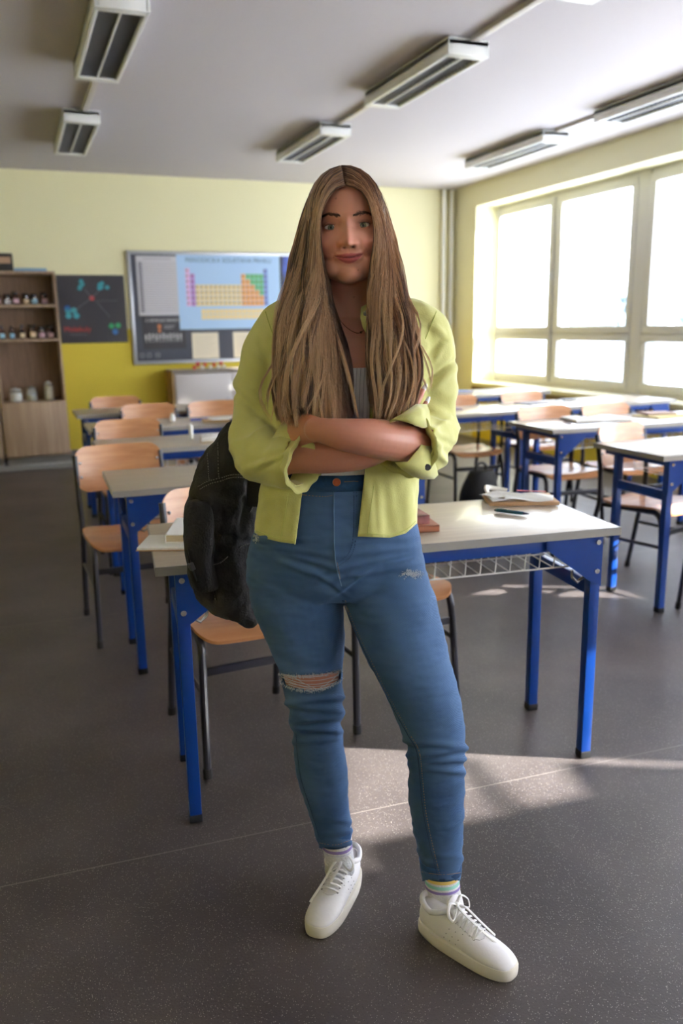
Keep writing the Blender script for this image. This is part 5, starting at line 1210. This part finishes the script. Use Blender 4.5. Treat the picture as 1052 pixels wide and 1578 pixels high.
# folds: broad tension lines on the sleeves and gentle waves on the body
rot = np.array([[.80, 0, .6], [0, 1, 0], [-.6, 0, .80]]); rot2 = np.array([[.80, 0, -.6], [0, 1, 0], [.6, 0, .80]])
lft = X_ < 530
A_ = np.where(lft[:, None], V@rot.T, V@rot2.T)
sl = np.clip((np.abs(X_-530)-95)/40, 0, 1)
f1 = 1-2*np.abs(fbm(A_, (7, 6, 17), 1.3, 2)); elb = np.clip((Y_-560)/90, .25, 1)*np.clip((790-Y_)/60, 0, 1)
dsp = .0090*(f1-.5)*sl*elb*.9+.0022*fbm(V, (22, 22, 22), 5.0, 2)
body_ = (1-sl)*np.clip((Y_-730)/40, 0, 1); dsp += .0045*np.sin(V[:, 0]*70+V[:, 2]*8+2*fbm(V, (6, 6, 3), 2.0, 1))*body_
for (x0, y0, x1, y1, w_, a) in ((354, 598, 432, 668, 5, -.006), (360, 588, 430, 640, 7, .004), (430, 648, 372, 690, 5, .004), (480, 684, 380, 712, 4, -.005), (470, 690, 375, 724, 5, .004), (455, 694, 378, 738, 4, -.004), (400, 520, 420, 600, 7, -.003), (380, 540, 418, 580, 6, .003),
                                (700, 556, 655, 590, 4, -.007), (703, 566, 660, 606, 6, .004), (690, 515, 655, 555, 6, -.004), (684, 530, 656, 580, 6, .003), (640, 630, 700, 650, 5, -.004), (660, 668, 700, 640, 4, .004), (660, 668, 704, 690, 4, -.004), (655, 660, 690, 715, 5, .004), (664, 500, 690, 520, 5, .003), (452, 770, 440, 830, 6, -.003), (600, 740, 610, 820, 8, .004), (575, 740, 580, 826, 5, -.003)):
    dx, dy_ = x1-x0, y1-y0; L_ = math.hypot(dx, dy_); t_ = ((X_-x0)*dx+(Y_-y0)*dy_)/L_**2; tc_ = np.clip(t_, 0, 1); dd = np.hypot(X_-x0-tc_*dx, Y_-y0-tc_*dy_)
    dsp += a*np.exp(-(dd/w_)**2)*np.sin(np.clip(t_*.9+.1, 0, 1)*math.pi)**.5*(N[:, 1] < .3)
V = V+N*(dsp*1.25)[:, None]; setco(sm, V)
sfull = bvh_of(sm)
EY = [400, 470, 490, 510, 540, 600, 700, 735, 826, 838, 900]; EXL = [515, 505, 500, 495, 486, 478, 471, 468, 457, 455, 450]; EXR = [575, 572, 568, 566, 573, 572, 566, 561, 551, 550, 548]
HXx = [380, 392, 405, 430, 457, 500, 548, 552, 600, 625, 643, 655]; HXy = [815, 821, 829, 835, 839, 836, 826, 826.5, 829, 822, 806, 800]
nA = (PR[-4]-PR[-9]).normalized(); cA = PR[-4]; nB = (PL[-8]-PL[-14]).normalized(); cB = PL[-9]
nck = loc(541, 480, .028)
def scut(C_, N_):
    px_, py_ = projpx(C_); xl = np.interp(py_, EY, EXL); xr = np.interp(py_, EY, EXR); hy = np.interp(px_, HXx, HXy)
    frontf = C_[:, 1] < -.02
    torso = (C_[:, 1] > -.135-(px_*0))
    k = (py_ > hy) & (C_[:, 2] < 1.02) & (N_[:, 1] < .35)
    k |= (C_[:, 2] < loc(400, 826, .12).z) & (N_[:, 1] >= .35)
    k |= frontf & (px_ > xl) & (px_ < xr) & ((py_ > 735) | ((py_ < 650)) | (C_[:, 1] > -.14))
    k |= (np.hypot((C_[:, 0]-nck.x), (C_[:, 1]-nck.y)) < .060) & (C_[:, 2] > nck.z-.03)
    for c_, n_ in ((cA, nA), (cB, nB)):
        q = (C_-np.array(c_)[None])@np.array(n_); rad = np.linalg.norm((C_-np.array(c_)[None])-q[:, None]*np.array(n_)[None], axis=1); k |= (q > -.006) & (q < .03) & (rad < .064) & ((N_@np.array(n_)) > .55)
    return k
cut(sm, scut)
V = getco(sm); bd = boundary(sm); px_, py_ = projpx(V); hy = np.interp(px_, HXx, HXy)
m_ = bd & (np.abs(py_-hy) < 6) & (V[:, 2] < 1.05); V[m_, 2] += (py_[m_]-hy[m_])/740.0
px_, py_ = projpx(V)
for arr in (EXL, EXR):
    xe = np.interp(py_, EY, arr); m_ = bd & (np.abs(px_-xe) < 6) & (V[:, 1] < -.03); V[m_, 0] += (xe[m_]-px_[m_])/770.0
setco(sm, V)
shirt = link(sm, 'shirt', SHIRT); solidify(shirt, .0022)
# plackets, armhole seams
SSEAM = mat('shirt seam', (176, 184, 96), .85)
for pts, nm in (([(444, 760), (438, 800), (432, 832)], 'placket_stitching'), ([(576, 748), (570, 790), (566, 826)], 'placket_stitching'), ([(409, 480), (415, 500), (424, 525), (432, 545)], 'armhole_seam'), ([(672, 480), (664, 500), (655, 522)], 'armhole_seam'), ([(395, 817), (425, 829), (452, 834)], 'hem_stitching'), ([(556, 821), (600, 824), (625, 816), (640, 803)], 'hem_stitching')): seam(sfull, pts, .0009, nm, SSEAM, shirt, .0004)
# rolled cuffs
def cuff(cen, axis, r0, tilt, ln, name, wob, flare=.010, up_=Vector((0, 0, 1))):
    a_ = axis.normalized(); s_ = a_.cross(up_).normalized(); u_ = s_.cross(a_).normalized(); b = MB(); gg = []
    prof = [(-.3, -.004), (0, .003), (.4, .006), (.8, .008+flare*.5), (1.0, .009+flare), (1.04, .006+flare), (1.0, .002+flare*.8), (.5, -.001), (.1, -.004)]
    for f_, dr in prof:
        row = []
        for k in range(56):
            t_ = 2*math.pi*k/56; rr = r0*(1+.05*math.sin(3*t_+wob)+.03*math.sin(5*t_+2*wob))+dr+.0018*math.sin(11*t_+wob*3)
            row.append(cen+a_*(f_*ln+tilt*math.sin(t_+.3)*1.0+.004*math.sin(4*t_+wob))+s_*(rr*math.cos(t_))+u_*(rr*math.sin(t_)))
        gg.append(row)
    b.grid(gg, closed=True); return b.build(name, SHIRT, shirt, smooth=80)
ck1 = cuff(cA-nA*.020, nA, .046, .022, .034, 'rolled_cuff', 1.0)
ck2 = cuff(cB-nB*.012, nB, .050, .018, .040, 'rolled_cuff', 2.4)
# hanging cuff corners with their buttons
BTN = mat('dark button', (66, 66, 74), .3, metal=.3)
def flap(pts3, name, par, th=.003):
    b = MB(); b.grid(pts3); o = b.build(name, SHIRT, par, smooth=80); solidify(o, th, 0); return o
def pg(rows): return [[loc(*p) for p in r] for r in rows]
flap(pg([[(655, 664, -.10), (646, 690, -.175), (628, 712, -.20), (608, 712, -.20)], [(664, 676, -.10), (662, 700, -.15), (646, 722, -.185), (618, 722, -.19)], [(666, 690, -.09), (668, 712, -.13), (656, 732, -.165), (634, 733, -.17)], [(668, 706, -.08), (674, 732, -.11), (668, 738, -.13), (650, 738, -.14)]]), 'cuff_corner', shirt)
flap(pg([[(437, 650, -.12), (452, 660, -.14), (468, 672, -.165), (484, 684, -.18)], [(430, 660, -.13), (450, 672, -.155), (468, 684, -.175), (486, 692, -.182)], [(420, 676, -.12), (442, 690, -.15), (462, 698, -.165), (478, 698, -.172)]]), 'sleeve_fold', shirt, .006)
flap(pg([[(600, 650, -.205), (618, 640, -.20), (640, 624, -.165), (656, 624, -.13)], [(606, 647, -.21), (626, 645, -.215), (646, 634, -.185), (660, 634, -.14)], [(628, 650, -.21), (640, 656, -.205), (652, 660, -.18), (662, 656, -.13)]]), 'sleeve_fold', shirt, .005)
bb = loc(658.5, 720, -.165); b = MB(); b.tube([bb, bb+Vector((.0, -.0045, 0))], [.0068, .006], 16); b.build('cuff_button', BTN, shirt)
# collar leaf beside the neck
flap(pg([[(574, 466, -.05), (563, 470, -.07), (556, 474, -.08)], [(578, 482, -.08), (565, 486, -.10), (555, 489, -.105)], [(578, 497, -.10), (568, 501, -.118), (559, 505, -.12)], [(574, 510, -.115), (569, 513, -.122), (565, 514, -.124)]]), 'collar_leaf', shirt, .003)
b = MB(); gg = []
for i in range(25):
    a = -.9+ (math.pi+1.8)*i/24; gg.append([nck+Vector(((.062+.004*j)*math.cos(a), (.058+.006*j)*math.sin(a), -.018+.036*(j == 1)-.002*j*j)) for j in range(3)])
b.grid(gg); c_ = b.build('collar', SHIRT, shirt, smooth=180); solidify(c_, .003, 0)
bb = loc(564, 483, -.1015); b = MB(); b.tube([bb, bb+Vector((-.0015, -.003, 0))], [.0055, .005], 14); b.build('collar_button', BTN, shirt)

# ---- socks and shoes
SOCK = mat('white ribbed sock', (214, 212, 214), .9, bump=.4, bscale=220)
def sock(rows, stripes):
    b = MB(); b.grid(pxloft(rows, 0, 32), closed=True, capends=True); o = b.build('sock', SOCK, person, smooth=180)
    for (y0, y1, c, nm) in stripes:
        f_ = lambda y: tuple(float(np.interp(y, [r[0] for r in rows], [r[k] for r in rows])) for k in range(1, 5))
        b = MB(); b.grid(pxloft([(y0, *f_(y0)), ((y0+y1)/2, *f_((y0+y1)/2)), (y1, *f_(y1))], .0008, 32), closed=True); b.build('sock_stripe', mat(nm, c, .9), o, smooth=180)
PU = ((142, 122, 182), 'purple stripe'); YE_ = ((226, 196, 110), 'yellow stripe'); MI = ((150, 206, 190), 'mint stripe')
sock([(1270, 496, 541, .012, .037), (1300, 496, 542, .012, .037), (1320, 500, 545, .010, .036), (1340, 500, 546, .005, .040)], [(1298, 1302.5, *PU), (1305, 1306, (190, 190, 210), 'pale stripe')])
sock([(1320, 654, 706, -.10, .034), (1346, 654, 706, -.10, .034), (1372, 655, 709, -.102, .035), (1392, 658, 714, -.108, .040), (1410, 662, 718, -.115, .04)], [(1344, 1349, *YE_), (1352, 1357, *MI), (1360, 1364, *PU)])
LEA = mat('white leather', (222, 219, 220), .45, bump=.05, bscale=120); SOLE = mat('off white rubber sole', (214, 208, 196), .6); LACE = mat('white lace', (226, 224, 222), .8); DK = mat('dark eyelet', (60, 58, 62), .5)
def shoe(heel, toe, side, w_=1.0):
    ax = (toe-heel); Ln = ax.length; ax.normalize(); sd = Vector((ax.y, -ax.x, 0)); k = Ln/.275
    sh = thing('shoe', None, None); sh.parent = person; del_ = None
    def pt(s, y, z): return heel+ax*(s*k)+sd*(y*w_*k)+Vector((0, 0, z))
    Hh = [(0, .060), (.008, .078), (.03, .088), (.07, .084), (.10, .090), (.13, .082), (.16, .069), (.19, .058), (.22, .052), (.245, .046), (.262, .040), (.275, .032)]
    def wf(s, p=3.0):
        u = min(1, max(0, s/.275)); m_ = .0360+.0125*(3*u*u-2*u**3 if u < .75 else (3*.5625-2*.421875)); return m_*max(0.0, 1-abs(2*u-1)**p)**(1/p)+.0005
    hf_ = lambda s: float(np.interp(s, *zip(*Hh))); cur = lambda s: side*.010*math.sin(min(1, max(0, (s-.08)/.2))*math.pi/2)
    b = MB(); S_ = [0, .003, .008, .016, .03, .045, .06, .075, .09, .10, .11, .12, .135, .15, .165, .18, .195, .21, .225, .238, .248, .256, .263, .268, .272, .275]; gg = []
    for s in S_:
        row = []
        for j in range(36):
            a = 2*math.pi*j/36; c_, n_ = math.cos(a), math.sin(a); zt = hf_(s); z = .018+(zt-.018)*(.5+.5*math.copysign(abs(n_)**.75, n_)); f = 1-.34*max(0, (z-.03)/(zt-.03+1e-6))**1.6*(1 if s > .02 else .5)
            row.append(pt(s, cur(s)+wf(s)*f*math.copysign(abs(c_)**.8, c_), z))
        gg.append(row)
    b.grid(gg, closed=True, capends=True); up = b.build('upper', LEA, sh, smooth=180)
    b = MB(); gg = []
    for z, ex in ((.0, .000), (.003, .0035), (.014, .0048), (.024, .0048), (.029, .0028), (.030, -.004)):
        ring_ = []
        for j in range(72):
            t_ = 2*math.pi*j/72; u = .5+.5*math.copysign(abs(math.cos(t_))**.72, math.cos(t_)); s = -ex+(.275+2*ex)*u
            m_ = .0360+.0125*(3*u*u-2*u**3 if u < .75 else .84375)+ex; ring_.append(pt(s, cur(max(0, s))+m_*math.copysign(abs(math.sin(t_))**.72, math.sin(t_)), z))
        gg.append(ring_)
    b.grid(gg, closed=True, capends=True); b.build('sole', SOLE, sh, smooth=60)
    ub = bvh_of(up.data)
    def top_(s, y, off=.001):
        h = ub.ray_cast(pt(s, cur(s)+y, .3), Vector((0, 0, -1))); return h[0]+h[1]*off if h[0] else pt(s, y, hf_(s))
    # padded collar
    b = MB(); P_ = []
    for j in range(33):
        a = 2*math.pi*j/32; s = .052+.046*math.cos(a); P_.append(pt(s, cur(s)+.031*math.sin(a), .078+.016*max(0, math.cos(a))+.010*max(0, -math.cos(a))))
    b.tube(P_, .0065, 12, cap=False); b.build('padded_collar', LEA, sh, smooth=180)
    b = MB(); gg = [[pt(s, cur(s)+y, z+.012-.35*abs(y)) for y in (-.021, -.011, 0, .011, .021)] for s, z in ((.175, .046), (.14, .063), (.115, .076), (.103, .096), (.095, .112))]; b.grid(gg); tg = b.build('tongue', LEA, sh, smooth=180); solidify(tg, .005, 0)
    # seams: toe cap line and eyelet stays
    for y0 in (-1, 1):
        b = MB(); b.tube([top_(s, y0*y_, .0004) for s, y_ in ((.095, .020), (.12, .021), (.15, .021), (.175, .020), (.186, .012))], .0013, 6); b.build('eyelet_stay', LEA, sh)
        for i in range(6):
            s = .108+.0135*i; b = MB(); q = top_(s, y0*.022, .0006); q2 = top_(s, y0*.022, .0016); b.tube([q, q2], .0022, 8); b.build('eyelet', DK, sh)
        for i in range(3):
            for j in range(3):
                q = None; s = .10+.018*i; z = .040+.012*j; o_ = pt(s+.006*j, y0*.12, z); h = ub.ray_cast(o_, sd*(-y0*1.0)); 
                if h[0]: b = MB(); b.tube([h[0]+h[1]*.0003, h[0]+h[1]*.0009], .0011, 6); b.build('vent_hole', DK, sh)
    b = MB(); b.tube([top_(.190-abs(i-4)*.0012, -.014+.0035*i, .0004) for i in range(9)], .0012, 6); b.build('toe_seam', LEA, sh)
    for i in range(6):
        s = .106+.0135*i; b = MB(); b.tube([top_(s, -.024, .003), top_(s+.003, -.012, .0035)+Vector((0, 0, .0035)), top_(s+.005, 0, .004)+Vector((0, 0, .005)), top_(s+.003, .012, .0035)+Vector((0, 0, .0035)), top_(s, .024, .003)], .0036, 8, flat=.45); b.build('lace', LACE, sh)
        if i < 5: b = MB(); b.tube([top_(s, -.022, .004), top_(s+.007, 0, .006)+Vector((0, 0, .006)), top_(s+.0135, .022, .004)], .0034, 8, flat=.45); b.build('lace', LACE, sh)
    c_ = pt(.110, cur(.1), .108)
    for y0 in (-1, 1):
        b = MB(); b.tube(bezier([c_, c_+sd*(y0*.020)+Vector((0, 0, .010))-ax*.004, c_+sd*(y0*.036)+Vector((0, 0, -.004))+ax*.004, c_+sd*(y0*.030)+Vector((0, 0, -.018))+ax*.012, c_+sd*(y0*.012)+Vector((0, 0, -.008))+ax*.008, c_], 8), .0034, 8, flat=.45); b.build('bow_loop', LACE, sh)
        b = MB(); e1 = c_+sd*(side*.014+y0*.008)+ax*.05+Vector((0, 0, -.030)); e2 = c_+sd*(side*.030+y0*.010)+ax*(.085+.01*y0)+Vector((0, 0, -.060)); b.tube(bezier([c_, c_+ax*.02+sd*(y0*.008)+Vector((0, 0, -.002)), e1, e2], 8), .0034, 8, flat=.45); b.build('lace_end', LACE, sh)
    b = MB(); b.ball(c_, .0068, 10, sc=(1, 1, .8)); b.build('lace_knot', LACE, sh)
    return sh
shoe(floorloc(546, 1346), floorloc(491, 1447), 1)
shoe(floorloc(650, 1427), floorloc(787, 1512), -1)

# ---------------------------------------------------------------- black denim backpack, hanging from her right shoulder
bag = thing('backpack', 'faded black denim backpack hanging from the woman\'s right shoulder', 'backpack', PO, -YAW)
BD = mat('black denim', (54, 50, 52), .9, rgb2=(27, 25, 27), vscale=9, bump=.35, bscale=180); BS = mat('grey denim stitching', (124, 118, 116), .9); BE = mat('black webbing', (26, 25, 28), .8)
BR_ = [(652, 356, 398, .16, .03), (668, 342, 398, .17, .055), (700, 317, 398, .18, .08), (740, 300, 396, .185, .092), (790, 289, 395, .19, .096), (840, 288, 395, .19, .096), (885, 295, 396, .19, .094), (915, 311, 399, .185, .088), (938, 336, 402, .18, .075), (951, 362, 400, .175, .055), (957, 378, 396, .17, .03)]
b = MB(); b.grid(pxloft(smoothrows(BR_), 0, 40, .85), closed=True, capends=True); bm_ = remesh(b, .0042, 3, .5)
V = getco(bm_); N = getno(bm_); X_, Y_ = projpx(V); dsp = .014*(.5-np.abs(fbm(V@rot2.T, (12, 10, 7), 8.0, 2)))+.004*fbm(V, (40, 40, 30), 2.0, 2)
for (x0, y0, x1, y1, w_, a) in ((300, 770, 333, 850, 6, -.012), (330, 770, 318, 815, 9, .010), (318, 815, 335, 860, 8, .006), (340, 760, 375, 770, 9, -.006), (385, 745, 372, 820, 6, -.010), (323, 855, 328, 925, 5, -.010), (345, 720, 352, 700, 8, .005), (310, 800, 322, 850, 5, -.008), (360, 830, 385, 835, 5, -.006)):
    dx, dy_ = x1-x0, y1-y0; L_ = math.hypot(dx, dy_); t_ = np.clip(((X_-x0)*dx+(Y_-y0)*dy_)/L_**2, 0, 1); dsp += a*np.exp(-(np.hypot(X_-x0-t_*dx, Y_-y0-t_*dy_)/w_)**2)*(N[:, 1] < .3)
V += N*dsp[:, None]; setco(bm_, V); bbv = bvh_of(bm_); link(bm_, 'bag_body', BD, bag)
for pts, nm in (([(307, 750), (322, 742), (345, 735), (362, 731), (380, 733), (396, 741)], 'flap_seam'), ([(309, 754), (324, 746), (346, 739), (362, 735), (380, 737)], 'flap_seam'), ([(321, 700), (322, 722), (323, 741)], 'panel_seam'), ([(337, 683), (337, 710), (338, 736)], 'panel_seam'), ([(329, 869), (340, 866), (351, 857)], 'pocket_seam'), ([(299, 770), (306, 790), (316, 812), (322, 850), (326, 888), (334, 925)], 'pocket_seam'), ([(290, 802), (300, 794)], 'pocket_seam'), ([(398, 745), (390, 775), (384, 790)], 'panel_seam'), ([(368, 843), (384, 838)], 'pocket_seam')):
    seam(bbv, pts, .0030, 'piping', BD, bag, .0002)
    seam(bbv, pts, .0011, nm, BS, bag, .0034, .0045)
b = MB(); gg = pxloft(smoothrows([(772, 291, 326, .10, .03), (800, 285, 330, .095, .045), (840, 284, 332, .095, .05), (880, 290, 334, .10, .045), (905, 302, 336, .105, .03)]), 0, 28, .8); b.grid(gg, closed=True, capends=True); pk = remesh(b, .004, 3); Vp = getco(pk); Np = getno(pk); Vp += Np*(.006*fbm(Vp, (22, 18, 14), 4.0, 2))[:, None]; setco(pk, Vp); link(pk, 'side_pocket', BD, bag)
b = MB(); b.tube([loc(288, 846, .045), loc(291, 862, .042), (loc(297, 880, .05)), loc(303, 894, .06)], [.004, .007, .008, .005], 10, flat=.35); b.build('compression_strap', BE, bag)
b = MB(); b.tube([loc(293, 868, .036), loc(297, 878, .040)], .0075, 4); b.build('buckle', mat('gunmetal buckle', (90, 90, 94), .3, metal=.8), bag)
# strap: round the front of the shoulder, over it and down to the bag
sp_ = bezier([loc(400, 660, .115), loc(396, 600, .115), loc(410, 530, .105), loc(432, 485, .06), loc(438, 474, .015), loc(438, 482, -.045), loc(437, 505, -.092), loc(436, 530, -.112), loc(436, 555, -.10), loc(430, 590, -.05), loc(418, 640, .03), loc(400, 700, .09), loc(392, 740, .12), loc(390, 780, .13)], 8)
b = MB(); gg = []
for i, p in enumerate(sp_):
    T_ = (sp_[min(i+1, len(sp_)-1)]-sp_[max(i-1, 0)]).normalized(); W2 = Vector((1, 0, 0)); W2 = (W2-T_*W2.dot(T_)).normalized(); N2 = T_.cross(W2)
    gg.append([p+W2*(.016*math.cos(a))+N2*(.0035*math.sin(a)) for a in [2*math.pi*k/14 for k in range(14)]])
b.grid(gg, closed=True, capends=True); b.build('shoulder_strap', BE, bag, smooth=60)
